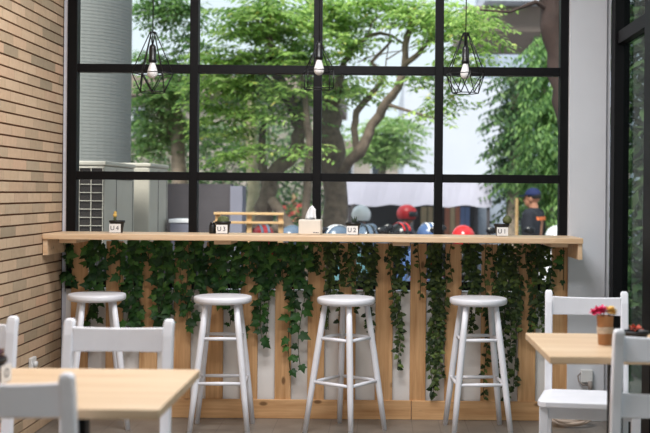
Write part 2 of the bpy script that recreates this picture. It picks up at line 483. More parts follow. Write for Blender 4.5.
ivy('broad-leaved ivy behind the second stool, '+gap(4), fill(216,244,275,312,6,LB,DB)+[(228,325,LB,.03),(241,334,LB,.03)], True)
ivy('broad-leaved ivy with a loose trail '+gap(5), fill(249,278,270,300,6,LB,DB)+[(263,342,LB,.034),(268,334,LB,.04),(258,318,LB,.03)], True)
ivy('broad-leaved ivy with single leaves trailing low '+gap(6), fill(283,311,262,296,6,.05,.022)+[(291,372,.062,.062),(302,366,.062,.055),(296,320,.055,.03)], True)
ivy('dense small-leaved ivy behind the third stool, '+gap(7), fill(320,342,268,296,7,LS,DS)+[(330,330,LS,.02),(326,318,LS,.02),(336,326,LS,.02),(313,270,LS,DS)], False)
ivy('small-leaved ivy '+gap(8), fill(347,376,280,312,8,LS,DS)+[(372,335,LS,.018),(366,326,LS,.018)], False)
ivy('small-leaved ivy with one long thin strand '+gap(9), fill(386,408,262,296,5,LS,DS)+[(397,370,LS*1.1,.019),(401,350,LS*1.1,.019),(393,330,LS,.018)], False)
ivy('long dense curtain of small-leaved ivy '+gap(10), fill(429,443,335,385,6,LS,DS)+[(433,398,LS*1.1,.016),(437,394,LS,.016),(418,300,LS,.03)], False)
ivy('small-leaved ivy behind the fourth stool, '+gap(11), fill(463,480,265,302,6,LS,DS)+[(468,330,LS,.018),(474,335,LS,.018),(452,282,LS,.03)], False)
ivy('small-leaved ivy with two long trails '+gap(12), fill(497,520,290,335,8,LS,DS)+[(486,398,LS,.021),(492,330,LS,.03),(508,400,LS*1.1,.019),(503,375,LS*1.1,.018),(515,390,LS*1.1,.019)], False)
ivy('small-leaved ivy '+gap(13), fill(525,553,265,330,7,LS,DS)+[(540,348,LS*1.2,.02),(536,340,LS*1.2,.025)], False)
ivy('short tuft of ivy on the last pine plank, beside the white pier', [(563,290,LB*.9,.028)], True)

# ------------------------------------------------------------------ stools
def make_stool():
    root = empty('bar_stool', (0,0,0))
    MB().lathe([(.10,.680),(.140,.681),(.152,.687),(.155,.696),(.155,.709),(.152,.716),(.145,.7185),(.05,.7185)], n=40).build('seat', M['white'], root, True)
    def lp(a, z):   # centre of a leg at height z
        t = 1-z/.69; r = .112 + (.216-.112)*t
        return Vector((r*math.cos(a), r*math.sin(a), z))
    an = [R(45+90*k) for k in range(4)]
    for a in an:
        m = MB(); m.tube([lp(a,.69), lp(a,.52), lp(a,.38), lp(a,.2), lp(a,0.0)], [.0145,.0175,.0180,.0165,.0135], 14)
        m.build('leg', M['white'], root, True)
    for z in (.5, .268):
        for k in range(4):
            q0 = lp(an[k], z); q1 = lp(an[(k+1) % 4], z); mid = (q0+q1)/2
            m = MB(); m.tube([q0, mid, q1], [.008,.0105,.008], 10); m.build('rung', M['white'], root, True)
    return root
stool0 = make_stool()
G = 'white bar stools at the counter'
for i, (x, y, a, lab) in enumerate([
    (-1.537, 5.765, 20, 'white round bar stool next to the brick wall, partly hidden by a chair back'),
    (-.844, 5.70, 2, 'white round bar stool second from the brick wall, in front of broad-leaved ivy'),
    (-.182, 5.685, 55, 'white round bar stool below the tissue box, turned with one leg towards the room'),
    (.530, 5.725, 5, 'white round bar stool closest to the white pier, in front of small-leaved ivy')]):
    s = stool0 if i == 0 else copy_tree(stool0)
    s.location = (x, y, 0); s.rotation_euler = (0,0,R(a)); tag(s, lab, 'stool', G)

# ------------------------------------------------------------------ chairs (local: back at y=0, front towards -y)
def make_chair():
    root = empty('dining_chair', (0,0,0))
    W = .181
    for sx in (-1, 1):
        x = sx*(W-.0165)
        m = MB()
        path = [(x,-.020,0),(x,-.028,.25),(x,-.030,.42),(x,-.018,.60),(x,.010,.80)]
        prof = []
        # rectangular section post with a rounded top
        for (px, py, pz), (hx, hy) in zip(path+[(x,.021,.838),(x,.023,.848),(x,.023,.851)], [(.0165,.018)]*5+[(.0165,.018),(.0145,.016),(.0105,.012)]):
            prof.append([Vector((px-hx,py-hy,pz)), Vector((px+hx,py-hy,pz)), Vector((px+hx,py+hy,pz)), Vector((px-hx,py+hy,pz))])
        vs = [q for ring in prof for q in ring]; fs = []
        for i in range(len(prof)-1):
            for k in range(4): fs.append((i*4+k, i*4+(k+1)%4, (i+1)*4+(k+1)%4, (i+1)*4+k))
        fs += [(3,2,1,0), tuple((len(prof)-1)*4+k for k in range(4))]
        m.add(vs, fs); m.build('back_post', M['white'], root, False, .006, seg=3)
        xf = sx*(.187)
        MB().box((xf-.019,-.322,0),(xf+.019,-.284,.397)).build('front_leg', M['white'], root, False, .004)
    def slat(z0, z1, name):
        m = MB(); n = 8; vs = []
        for i in range(n+1):
            t = i/n; x = -(W-.032)+2*(W-.032)*t; cy = .010*(1-(2*t-1)**2) + (.004 if z0 > .7 else -.026)
            sag = .004*(1-(2*t-1)**2)
            vs += [Vector((x,cy-.009,z0)), Vector((x,cy+.009,z0)), Vector((x,cy+.009,z1-sag)), Vector((x,cy-.009,z1-sag))]
        fs = []
        for i in range(n):
            for k in range(4): fs.append((i*4+k, i*4+(k+1)%4, (i+1)*4+(k+1)%4, (i+1)*4+k))
        fs += [(3,2,1,0), tuple(n*4+k for k in range(4))]
        m.add(vs, fs); m.build(name, M['white'], root, False, .004)
    slat(.745, .826, 'top_slat'); slat(.56, .64, 'lower_slat')
    # seat: board wider at the front with rounded front corners
    pr = [(-.146,-.045),(-.185,-.085),(-.212,-.305),(-.205,-.333),(-.18,-.345),(.18,-.345),(.205,-.333),(.212,-.305),(.185,-.085),(.146,-.045)]
    vs = [Vector((x,y,.3972)) for x, y in pr]+[Vector((x,y,.4242)) for x, y in pr]; n = len(pr)
    fs = [tuple(reversed(range(n))), tuple(range(n, 2*n))]+[(i,(i+1)%n,n+(i+1)%n,n+i) for i in range(n)]
    MB().add(vs, fs).build('seat', M['white'], root, False, .006, seg=3)
    MB().box((-.168,-.312,.347),(.168,-.292,.397)).build('apron', M['white'], root, False, .002)
    for sx in (-1,1):
        a = Vector((sx*.168,-.06,0)); b = Vector((sx*.187,-.30,0))
        for z0, z1, nm in ((.347,.397,'apron'),(.16,.19,'stretcher')):
            d = (b-a).normalized(); s_ = Vector((-d.y, d.x, 0))*.009
            vs = [a+s_,b+s_,b-s_,a-s_]; vs = [v+Vector((0,0,z0)) for v in vs]+[v+Vector((0,0,z1)) for v in vs]
            MB().add(vs, [(0,3,2,1),(4,5,6,7),(0,1,5,4),(1,2,6,5),(2,3,7,6),(3,0,4,7)]).build(nm, M['white'], root, False, .002)
    return root
chair0 = make_chair()
G = 'white painted wooden cafe chairs'
for i, (x, y, a, lab) in enumerate([
    (-.864, 3.504, 0, 'white wooden chair behind the left table, in front of the stool by the brick wall'),
    (-1.400, 3.555, 0, 'white wooden chair cut off by the picture edge, against the brick wall'),
    (-.892, 2.495, 180, 'white wooden chair closest of all, its back turned, in front of the left table'),
    (.912, 4.690, -8, 'white wooden chair behind the table with the flower cup, its seat in view'),
    (.925, 3.397, 180, 'white wooden chair with its back turned, in front of the table with the flower cup')]):
    s = chair0 if i == 0 else copy_tree(chair0)
    s.location = (x, y, 0); s.rotation_euler = (0,0,R(a)); tag(s, lab, 'chair', G)

# ------------------------------------------------------------------ tables
def make_table():
    root = empty('cafe_table', (0,0,0))
    MB().box((-.289,-.292,.725),(.289,.292,.75)).build('tabletop', M['table'], root, False, .003)
    MB().box((-.024,.026,.02),(.024,.074,.715)).build('pedestal', M['black'], root, False, .003)
    MB().box((-.16,-.16,.713),(.16,.16,.7249)).build('top_plate', M['black'], root, False, .002)
    MB().lathe([(.11,0),(.11,.012),(.09,.022)], (0,.05,0), 32).build('base_plate', M['black'], root)
    return root
t0 = make_table()
tag(t0, 'square pale wooden cafe table beside the brick wall', 'table', 'square cafe tables'); t0.location = (-.82, 2.852, 0)
t1 = copy_tree(t0); t1.location = (.843, 3.748, 0); t1.rotation_euler = (0,0,R(0))
tag(t1, 'square pale wooden cafe table carrying the cup of pink flowers', 'table', 'square cafe tables')

# ------------------------------------------------------------------ table number pots
def text(body, size, parent, loc, rz, mat, name):
    c = bpy.data.curves.new(name, 'FONT'); c.body = body; c.size = size; c.align_x = 'CENTER'; c.align_y = 'CENTER'; c.extrude = .0004
    tmp = bpy.data.objects.new(name+'_curve', c); COL.objects.link(tmp); bpy.context.view_layer.update()
    me = bpy.data.meshes.new_from_object(tmp.evaluated_get(bpy.context.evaluated_depsgraph_get())); bpy.data.objects.remove(tmp)
    me.materials.clear(); me.materials.append(mat); me.name = name
    o = bpy.data.objects.new(name, me); COL.objects.link(o); o.parent = parent
    o.location = loc; o.rotation_euler = (R(90), 0, rz); return o
def pot(loc, rz, plant, txt, label, group='black table number pots'):
    root = empty('plant_pot', loc, rz, label, 'plant pot', group)
    m = MB(); h = .068
    m.lathe([(.030,0),(.0385,h-.014),(.0385,h-.013),(.0435,h-.012),(.0435,h),(.0385,h),(.037,h-.012)], n=28, capt=False)
    m.build('pot_body', M['potblack'], root, True)
    MB().lathe([(.0375,h-.016),(.036,h-.010),(.02,h-.007)], n=20).build('soil', M['soil'], root, True)
    MB().box((-.031,-.0455,.003),(.031,-.0435,.05)).build('label_card', M['label'], root)
    if txt:
        if len(txt) > 1:
            text(txt[0], .034, root, (-.014,-.046,.0265), 0, M['ink'], 'lettering'); text(txt[1], .034, root, (.013,-.046,.0265), 0, M['ink'], 'lettering')
        else: text(txt, .034, root, (0,-.046,.0265), 0, M['ink'], 'lettering')
    z = h-.008
    if plant == 'gold':
        m = MB(); m.tube([(-.012,0,z),(-.013,0,z+.02),(-.012,0,z+.028)],[.008,.0075,.006],8); m.build('cactus_stem', M['cactus'], root, True)
        m = MB()
        for a, b, r in ((-.012,z+.036,.0115),(-.0105,z+.050,.0085)): m.ball((a,0,b), (r,r,r*1.1), 10, 7)
        m.build('cactus_top', M['gold'], root, True)
    elif plant == 'dome':
        m = MB(); m.ball((0,0,z+.008), (.034,.034,.031), 18, 9)
        for k in range(9):
            a = 2*PI*k/9; m.ball((.022*math.cos(a), .022*math.sin(a), z+.026), .008, 8, 6)
        m.build('cactus', M['cactus'], root, True)
    elif plant == 'spike':
        m = MB()
        for k in range(9):
            a = 2*PI*k/9+.3; t = .020*(1 if k % 2 else .6)
            m.tube([(0.008,0,z),(.008+t*.6*math.cos(a),t*.6*math.sin(a),z+.016),(.008+t*math.cos(a),t*math.sin(a),z+.030+.006*(k%3))],[.0055,.0055,.001],6)
        m.build('succulent', M['cactusdark'], root, True)
    elif plant == 'ball':
        m = MB(); m.tube([(.018,0,z),(.026,0,z+.015)],[.006,.006],8); m.ball((.031,0,z+.029), .0245, 16, 10)
        for k in range(10):
            a = 2*PI*k/10; m.ball((.031+.021*math.cos(a), .013*math.sin(a*2), z+.029+.021*math.sin(a)), .006, 6, 5)
        m.build('cactus', M['cactus'], root, True)
    elif plant in ('purple','red'):
        m = MB()
        for k in range(5):
            a = 2*PI*k/5; m.tube([(0,0,z),(.012*math.cos(a),.012*math.sin(a),z+.016)],[.003,.002],5)
        m.build('stem', M['cactusdark'], root, True)
        m = MB(); sh = [(0,0),(.3,.25),(.32,.7),(0,1),(-.32,.7),(-.3,.25)]
        big = plant == 'purple'
        for k in range(60 if big else 18):
            a = random.uniform(0,2*PI); e = random.uniform(-.5,1.0) if big else random.uniform(-.1,1.2); L = random.uniform(.022,.036) if big else random.uniform(.013,.02)
            d = Vector((math.cos(a)*math.cos(e), math.sin(a)*math.cos(e), math.sin(e)))
            o = Vector((random.uniform(-.03,.036) if big else random.uniform(-.006,.008),0,z+(.004 if big else .014)))
            add_leaf(m, o+d*.006, d, Vector((0,0,1))+d*.3, L, sh, .1)
        m.build('petals', M['purple'] if big else M['redflower'], root)
    return root
def on_counter(x): return (P(x, 233, 5.865).x, 5.865, CT)
pot(on_counter(117), 0, 'gold', 'U4', 'small black pot marked U4 with a yellow-topped cactus, before the air conditioners')
pot(on_counter(223), 0, 'dome', 'U3', 'small black pot with a domed olive cactus, on the counter above the second stool')
pot(on_counter(353), R(-4), 'spike', 'U2', 'small black pot with a dark spiky succulent, beside the tissue box')
pot(on_counter(501.5), 0, 'ball', 'U1', 'small black pot with a round ball cactus leaning right, on the counter')
pot((-1.062, 2.90, .75), R(84), 'purple', 'O', 'small black pot with dark purple flowers on the table beside the brick wall')
pot((.868, 3.60, .75), 0, 'red', '', 'small black pot with an orange red flower on the table with the flower cup')
# little dark jar beside the second pot
root = empty('glass_jar', on_counter(212.5), 0, 'small dark jar standing left of the domed cactus pot', 'jar')
MB().lathe([(.017,0),(.019,.004),(.019,.045),(.014,.052)], n=18).build('jar_body', M['potblack'], root, True)
MB().lathe([(.015,.0522),(.015,.062)], n=18).build('lid', M['blackgloss'], root, True)

# tissue box
bx = P(310.5, 233, 5.86)
root = empty('tissue_box', (bx.x, 5.86, CT), R(-3), 'cream tissue box with a white tissue pulled up, on the counter', 'tissue box')
MB().box((-.061,-.05,0),(.061,.05,.083)).build('box_body', M['tissuebox'], root, False, .006)
m = MB(); n = 9; vs = []; fs = []
for j in range(6):
    t = j/5
    for i in range(n):
        u = i/(n-1)-.5
        wdt = .040*(1-.5*t**1.5)
        vs.append(Vector((u*2*wdt*.8+.012*t*t, .010*math.sin(u*9+t*2)*(1-.2*t), 0.0825+.080*t*(1-.22*abs(u+.15*t)*2))))
for j in range(5):
    for i in range(n-1): fs.append((j*n+i, j*n+i+1, (j+1)*n+i+1, (j+1)*n+i))
m.add(vs, fs); o = m.build('tissue', M['tissue'], root, True); sm = o.modifiers.new('solid','SOLIDIFY'); sm.thickness = .0012
MB().lathe([(.033,.0831),(.030,.0838),(.028,.0831)], n=20, mat=Matrix.Diagonal((1,.45,1)).to_4x4()).build('slot_rim', M['blackgloss'], root, True)
m = MB()
for k, wd in enumerate((.004,.003,.005,.003,.004)): m.box((.022+k*.0062,-.0508,.010),(.022+k*.0062+wd,-.0501,.0155))
m.build('printed_mark', M['ink'], root)

# kraft cup with flowers
root = empty('flower_cup', (.792, 3.735, .75), R(20), 'brown kraft paper cup of pink and yellow flowers on the right table', 'flower cup')
MB().lathe([(.022,0),(.0235,.002),(.0295,.100),(.030,.103),(.0275,.103),(.026,.06)], n=28, capt=False).build('cup', M['kraft'], root, True)
m = MB()
for k in range(6):
    z = .043+k*.0038; r = .0262+.0003*k
    m.tube([(r*math.cos(2*PI*i/20), r*math.sin(2*PI*i/20), z+.0012*math.sin(i)) for i in range(21)], .0021, 5, False)
m.build('twine', M['twine'], root, True)
m = MB()
for (x,y,z) in ((-.022,-.004,.122),(-.036,.006,.115),(.014,-.006,.122),(.028,.004,.114),(.0,.012,.12),(.045,.0,.12)): m.tube([(x*.3,y*.3,.05),(x*.7,y*.7,.1),(x,y,z)],[.0018]*3,5)
m.build('stem', M['ivystem'], root, True)
def bloom(c, r, k, mat, nm):
    m = MB(); sh = [(0,0),(.34,.3),(.36,.7),(.15,.98),(-.15,.98),(-.36,.7),(-.34,.3)]
    for i in range(k):
        a = i*2.4; e = R(80)*(1-i/k)-.15; d = Vector((math.cos(a)*math.cos(e), math.sin(a)*math.cos(e), math.sin(e)))
        add_leaf(m, Vector(c), d, Vector((0,0,1))-d*.2, r*random.uniform(.85,1.1), sh, .15)
    m.ball(c, r*.35, 8, 6); return m.build(nm, mat, root)
bloom((-.026,-.006,.118), .026, 26, M['pink'], 'pink_bloom'); bloom((-.038,.008,.112), .022, 22, M['pink'], 'pink_bloom')
bloom((.0,.010,.118), .018, 20, M['pink'], 'pink_bloom')
bloom((.016,-.008,.117), .024, 24, M['yellowfl'], 'yellow_bloom'); bloom((.03,.006,.112), .02, 20, M['yellowfl'], 'yellow_bloom')
m = MB()
for k in range(6): add_leaf(m, Vector((.030,0,.108)), Vector((1,random.uniform(-.6,.6),random.uniform(-.3,.6))), Vector((0,0,1)), .024, [(0,0),(.2,.4),(0,1),(-.2,.4)], .1)
m.build('leaf_sprig', M['ivysmall'], root)

# ------------------------------------------------------------------ outlets and cable
ox = P(586, 375.5, 5.985)
root = empty('wall_outlet', (ox.x, 5.985, ox.z), 0, 'white socket with a grey plug low on the white pier', 'socket')
MB().box((-.034,-.026,-.037),(.034,-.0002,.037)).build('socket_box', M['socket'], root, False, .005)
m = MB(); m.tube([(.016,-.030,-.028),(.018,-.036,-.05),(.018,-.036,-.085)],[.012,.015,.011],10); m.build('plug', M['greycable'], root, True)
m = MB(); m.tube([(-.03,-.02,.02),(-.05,-.02,.0),(-.045,-.022,-.03),(-.02,-.028,-.048),(.006,-.03,-.05)],.0045,7); m.build('cord_loop', M['greycable'], root, True)
m = MB(); pts = []
for i in range(90):
    a = i/89*2*PI*4.2; r = .085+.012*math.sin(i*.7); pts.append((r*math.cos(a)*1.15, r*math.sin(a)*.45, .012+.018*(i/89)*2+.07*(.5+.5*math.sin(a))*1.0))
m.tube(pts, .010, 8); cx = P(570, 424, 5.85)
tag(m.build('power_cord', M['coil'], None, True, loc=(cx.x, 5.84, 0)), 'coiled beige power cord on the floor below the socket', 'cord')
root = empty('wall_outlet', (XL, 5.50, .375), R(-90), 'white socket on the brick wall just above the left table edge', 'socket')
root.rotation_euler = (0,0,R(90))
MB().box((-.037,-.02,-.037),(.037,-.0002,.037)).build('socket_box', M['socket'], root, False, .005)
m = MB(); m.tube([(0,-.0205,0),(0,-.035,0)],[.018,.016],12); m.build('plug', M['socket'], root, True)

# ------------------------------------------------------------------ pendant lamps
def pendant(loc, kind, label, rz=0):
    """loc: bulb holder; cage apex above, ring around, small ring below"""
    root = empty('pendant_lamp', loc, rz, label, 'pendant lamp', 'wire cage pendant lamps'); L = root
    top = CEIL - loc[2]
    m = MB(); m.tube([(0,0,.11),(.002,0,top*.5),(0,0,top-.03)], .0028, 6); m.build('cord', M['wire'], root, True)
    MB().lathe([(.045,top-.03),(.05,top-.012),(.05,top-.0005)], n=20).build('ceiling_rose', M['bulbcap'], root, True)
    MB().lathe([(.008,.125),(.017,.115),(.019,.10),(.019,.048),(.021,.045),(.021,.03),(.016,.028)], n=18).build('bulb_holder', M['bulbcap'], root, True)
    MB().lathe([(.013,.029),(.015,.02),(.020,.004),(.0265,-.016),(.0275,-.026),(.0255,-.038),(.017,-.049),(.006,-.054)], n=20).build('bulb', M['bulb'], root, True)
    m = MB(); wr = .0028
    def seg(a, b): m.tube([a, b], wr, 6)
    if kind == 'diamond':
        n = 6; A = Vector((0,0,.125))
        r1 = [Vector((.107*math.cos(2*PI*k/n+.2), .107*math.sin(2*PI*k/n+.2), -.028)) for k in range(n)]
        r2 = [Vector((.070*math.cos(2*PI*(k+.5)/n+.2), .070*math.sin(2*PI*(k+.5)/n+.2), -.128)) for k in range(n)]
        top2 = [Vector((.014*math.cos(2*PI*k/n+.2), .014*math.sin(2*PI*k/n+.2), .19)) for k in range(n)]
        for k in range(n):
            seg(r1[k], r1[(k+1)%n]); seg(r2[k], r2[(k+1)%n]); seg(r1[k], r2[k]); seg(r1[(k+1)%n], r2[k]); seg(top2[k], r1[k]); seg(top2[k], top2[(k+1)%n])
        for k in (0,3): seg(top2[k], Vector((0,0,.115)))
    else:
        s = .068; A = Vector((0,0,.125))
        c1 = [Vector((sx*s, sy*s, -.03)) for sx, sy in ((-1,-1),(1,-1),(1,1),(-1,1))]; c2 = [v+Vector((0,0,-.095)) for v in c1]
        for k in range(4):
            seg(c1[k], c1[(k+1)%4]); seg(c2[k], c2[(k+1)%4]); seg(c1[k], c2[k]); seg(A, c1[k])
    m.build('wire_cage', M['wire'], root, True)
    return root
for x, y, k, lab, rz in ((152.5, 68, 'diamond', 'black wire diamond cage pendant lamp in front of the grey ribbed pillar side', 0),
                     (319, 65, 'box', 'black wire box cage pendant lamp on the middle window post', R(12)),
                     (465.5, 69, 'diamond', 'black wire diamond cage pendant lamp nearest the white pier', R(25))):
    q = P(x, y, 5.62); pendant((q.x, 5.62, q.z), k, lab, rz)

# ------------------------------------------------------------------ added fill lamps in made-up frames, above the view, brightening the room
def fill_lamp(x, y, sx, sy, watt, col, label):
    root = empty('fill_light', (x, y, CEIL), 0, label, 'fill light', 'added flat fill lamps')
    m = MB(); m.box((-sx/2-.03,-sy/2-.03,-.05),(sx/2+.03,-sy/2,-.0005)); m.box((-sx/2-.03,sy/2,-.05),(sx/2+.03,sy/2+.03,-.0005))
    m.box((-sx/2-.03,-sy/2,-.05),(-sx/2,sy/2,-.0005)); m.box((sx/2,-sy/2,-.05),(sx/2+.03,sy/2,-.0005)); m.build('frame', M['white'], root)
    l = bpy.data.lights.new('fill_lamp', 'AREA'); l.shape = 'RECTANGLE'; l.size = sx; l.size_y = sy; l.energy = watt; l.color = col
    o = bpy.data.objects.new('fill_lamp', l); COL.objects.link(o); o.parent = root; o.location = (0,0,-.045)
LAMP = 1.0
fill_lamp(-.35, 4.45, 1.3, .45, 64*LAMP, (.98,.98,1), 'added flat white fill light over the stools, out of view')
fill_lamp(-.35, 2.95, 1.3, .45, 47*LAMP, (.98,.98,1), 'added flat white fill light over the tables, out of view')

# ================================================================== OUTSIDE
GZ = -.42; PZ = -.30
g = MB(); g.box((-60, 12.6, GZ-.3), (60, 120, GZ)); struct(g.build('street', M['street']))
g = MB(); g.box((-60, 6.18, GZ-.3), (60, 12.6, PZ)); g.box((1.45,-12,GZ-.3),(60,6.18,PZ)); struct(g.build('pavement', M['pave'], None, False))

# ribbed round grey pillar at the left
pr = []
for k in range(230):
    z = PZ+k*.03; pr += [(.5,z),(.5,z+.024),(.4965,z+.026),(.4965,z+.029)]
struct(MB().lathe(pr, (-2.80, 9.7, 0), 48).build('wall_pillar', M['pillar'], None, False))

# air conditioners
def ac(x0, x1, y0, depth, top, label, grille, group='outdoor air conditioning units'):
    cx = (x0+x1)/2; w2 = (x1-x0)/2; base = PZ
    root = empty('air_conditioner', (cx, y0, base), 0, label, 'air conditioner', group)
    t = top-base; b = t-.62
    MB().box((-w2,0,b),(w2,depth,t-.03)).build('casing', M['acbody'], root, False, .012)
    MB().box((-w2-.008,-.008,t-.0298),(w2+.008,depth+.008,t)).build('top_cover', M['acbody'], root, False, .008)
    for sy in (.06, depth-.12):
        MB().box((-w2+.03,sy,0),(w2-.03,sy+.06,b-.0005)).build('stand', M['concrete'], root)
    gx1 = w2-.006; gx0 = gx1-.42
    if grille:
        MB().box((gx0,-.004,b+.03),(gx1,-.0002,t-.045)).build('condenser_fins', M['acdark'], root)
        m = MB()
        for k in range(7): x = gx1-.004-k*.078; m.box((x-.0025,-.012,b+.03),(x+.0025,-.0045,t-.045)) if x > gx0-.01 else None
        n = 10
        for k in range(n+1):
            z = b+.03+(t-.075-b)*k/n; m.box((gx0,-.016,z-.0022),(gx1,-.0122,z+.0022))
        m.build('guard_grid', M['acbody'], root)
    m = MB()
    for yy in (.30, depth-.06): m.box((w2+.0002,yy,b+.01),(w2+.003,yy+.006,t-.05))
    m.box((w2+.0002,.34,t-.12),(w2+.004,depth-.09,t-.06))
    m.build('panel_seam', M['concrete'], root)
    m = MB(); m.tube([(w2-.15, depth+.02, b+.2),(w2-.15,depth+.03,b+.05),(w2-.15,depth+.03,.02)],.012,8); m.build('pipe', M['whitegloss'], root, True)
c1 = P(105,161,7.0); ac(c1.x-.62, c1.x, 7.0, .84, c1.z, 'beige air conditioner with a dark guard grille, next to the window corner', True)
c2 = P(150,163,8.05); ac(c2.x-.62, c2.x, 8.05, .68, c2.z, 'plain beige air conditioner standing behind the one with the dark grille', False)

# grey garden wall with pale end post
a = P(120,190,10.5); b = P(231,184,10.5); c = P(243,186,10.5)
struct(MB().box((a.x-1.5, 10.5, GZ), (b.x, 10.7, b.z)).build('wall_garden', M['concrete']))
struct(MB().box((b.x, 10.45, GZ), (c.x, 10.75, c.z)).build('pillar_garden', M['concretepale']))
# pale planter box
q0 = P(170,219,8.6); q1 = P(190,233,8.6)
root = empty('planter_box', ((q0.x+q1.x)/2, 8.6, PZ), 0, 'pale grey square planter box beside the outer air conditioner', 'planter')
hw = (q1.x-q0.x)/2; hh = q0.z-PZ
MB().box((-hw,0,0),(hw,.3,hh-.03)).build('box_body', M['concretepale'], root, False, .005); MB().box((-hw-.01,-.01,hh-.03),(hw+.01,.31,hh)).build('rim', M['whitegloss'], root, False, .004)

# wooden railing
root = empty('wooden_railing', (P(248,213,9.4).x, 9.4, PZ), 0, 'low yellow wooden railing before the grey garden wall', 'railing')
x0 = P(214,213,9.4).x-root.location.x; x1 = P(284,213,9.4).x-root.location.x; zt = P(248,213.5,9.4).z-PZ; z2 = P(248,222.5,9.4).z-PZ
for z in (zt, z2): MB().box((x0,-.02,z-.012),(x1,.02,z+.010)).build('rail', M['benchwood'], root, False, .004)
for x in (x0+.03, (x0+x1)/2, x1-.03): MB().box((x-.022,.0201,0),(x+.022,.06,zt+.005)).build('post', M['benchwood'], root, False, .004)

# ------------------------------------------------------------------ buildings
def building(name, p0, p1, Z, depth, mat, label, wins=(), roof=None):
    """front face between pixel corners p0 (upper left) and p1 (x right) at distance Z"""
    a = P(p0[0], p0[1], Z); b = P(p1, p0[1], Z); cx = (a.x+b.x)/2; hw = (b.x-a.x)/2; h = a.z-GZ
    root = empty(name, (cx, Z, GZ), 0, label, 'building')
    MB().box((-hw,0,0),(hw,depth,h)).build('walls', mat, root)
    for (x0,y0,x1,y1) in wins:
        q0 = P(x0,y0,Z); q1 = P(x1,y1,Z)
        f_ = MB(); f_.box((q0.x-cx-.05,-.06,q1.z-GZ-.05),(q1.x-cx+.05,-.0005,q0.z-GZ+.05)); wo = f_.build('window', M['bldwhite'], root)
        MB().box((q0.x-cx,-.07,q1.z-GZ),(q1.x-cx,-.0605,q0.z-GZ)).build('window_glass', M['darkglass'], wo)
    if roof: MB().box((-hw-.3,-.4,h),(hw+.3,depth+.3,h+roof)).build('roof', M['eave'], root)
    return root
building('apartment_building', (404, 78), 503, 34, 10, M['bldwhite'], 'tall pale building behind the white awning', [])
building('shop_house', (110, 96), 325, 27, 8, M['bldgrey'], 'grey brown house behind the leaning tree', [(134,110,150,135)], .5)
building('office_block', (500, -120), 640, 40, 10, M['bldblue'], 'blue grey block far behind the right-hand tree', [(510,-20,530,20),(560,-20,580,20)])
building('low_building', (340, 150), 404, 46, 6, M['bldgrey'], 'low building partly behind the pale tree crown', [(340,160,352,176),(372,160,384,176)], .4)

# concrete canopy at the top right
q0 = P(488, 20, 17); q1 = P(548, 40, 17)
root = empty('roof_canopy', ((q0.x+q1.x)/2, 17, GZ), 0, 'brown grey roof canopy on a post above the right-hand tree', 'canopy')
cx = root.location.x
MB().box((q0.x-cx-.4,-.2,P(500,34,17).z-GZ),(q1.x-cx+1.6,2.5,P(500,8,17).z-GZ)).build('roof_beam', M['eave'], root, False, .02)
MB().box((q0.x-cx-.1,-.6,P(500,8,17).z-GZ),(q1.x-cx+2.0,3.0,P(500,-6,17).z-GZ)).build('roof_slab', M['bldwhite'], root, False, .02)
MB().box((q1.x-cx+1.2,.5,0),(q1.x-cx+1.45,.75,P(500,34,17).z-GZ)).build('post', M['eave'], root)

# street stall: white awning on posts, boards under it
q0 = P(346, 178, 16); q1 = P(492, 205, 16)
root = empty('street_stall', ((q0.x+q1.x)/2, 16, GZ), 0, 'street stall under a long white tarpaulin awning', 'stall')
cx = root.location.x; hw = (q1.x-q0.x)/2; zb = P(420,206,16).z-GZ; zt = P(420,180,16).z-GZ
m = MB(); n = 20; vs = []
for i in range(n+1):
    t = i/n; x = -hw+2*hw*t; s_ = .02*math.sin(t*25)
    vs += [Vector((x,0,zb+s_)), Vector((x,.02+s_*.5,zt)), Vector((x,2.2,zt+.05)), Vector((x,2.2,zt+.03)), Vector((x,.045+s_*.5,zt-.02)), Vector((x,.025,zb+s_))]
fs = []
for i in range(n):
    for k in range(6): fs.append((i*6+k, i*6+(k+1)%6, (i+1)*6+(k+1)%6, (i+1)*6+k))
fs += [(5,4,3,2,1,0), tuple(n*6+k for k in range(6))]
m.add(vs, fs); m.build('awning', M['awning'], root)
for x in (-hw+.05, -.1, hw-.05):
    m = MB(); m.tube([(x,.05,0),(x,.05,zt)],.025,8); m.build('post', M['concrete'], root)
    m = MB(); m.tube([(x,2.15,0),(x,2.15,zt+.03)],.025,8); m.build('post', M['concrete'], root)
MB().box((-hw,2.25,0),(hw,2.35,zt)).build('back_board', M['shopdark'], root)
MB().box((-hw+.3,1.2,0),(hw-.3,1.9,.95)).build('stall_table', M['shopdark'], root)
for xa, xb, mt, nm in ((445,450,'postorange',0),(450.5,455,'postcream',0),(455.5,460,'postorange',0),(460.5,465,'postblue',0),(465.5,470,'postblue',0),(421,427,'postcream',0),(428,433,'postcream',0)):
    a = P(xa,207,18.2).x-cx; b = P(xb,207,18.2).x-cx
    MB().box((a,2.22,.95),(b,2.2499,P(450,207,18.2).z-GZ)).build('poster', M[mt], root)
# blue grey sheet fence right of the stall
a = P(478,182,18.5); b = P(506,182,18.5)
struct(MB().box((a.x,18.5,GZ),(b.x,18.6,a.z)).build('wall_fence', M['bldblue']))

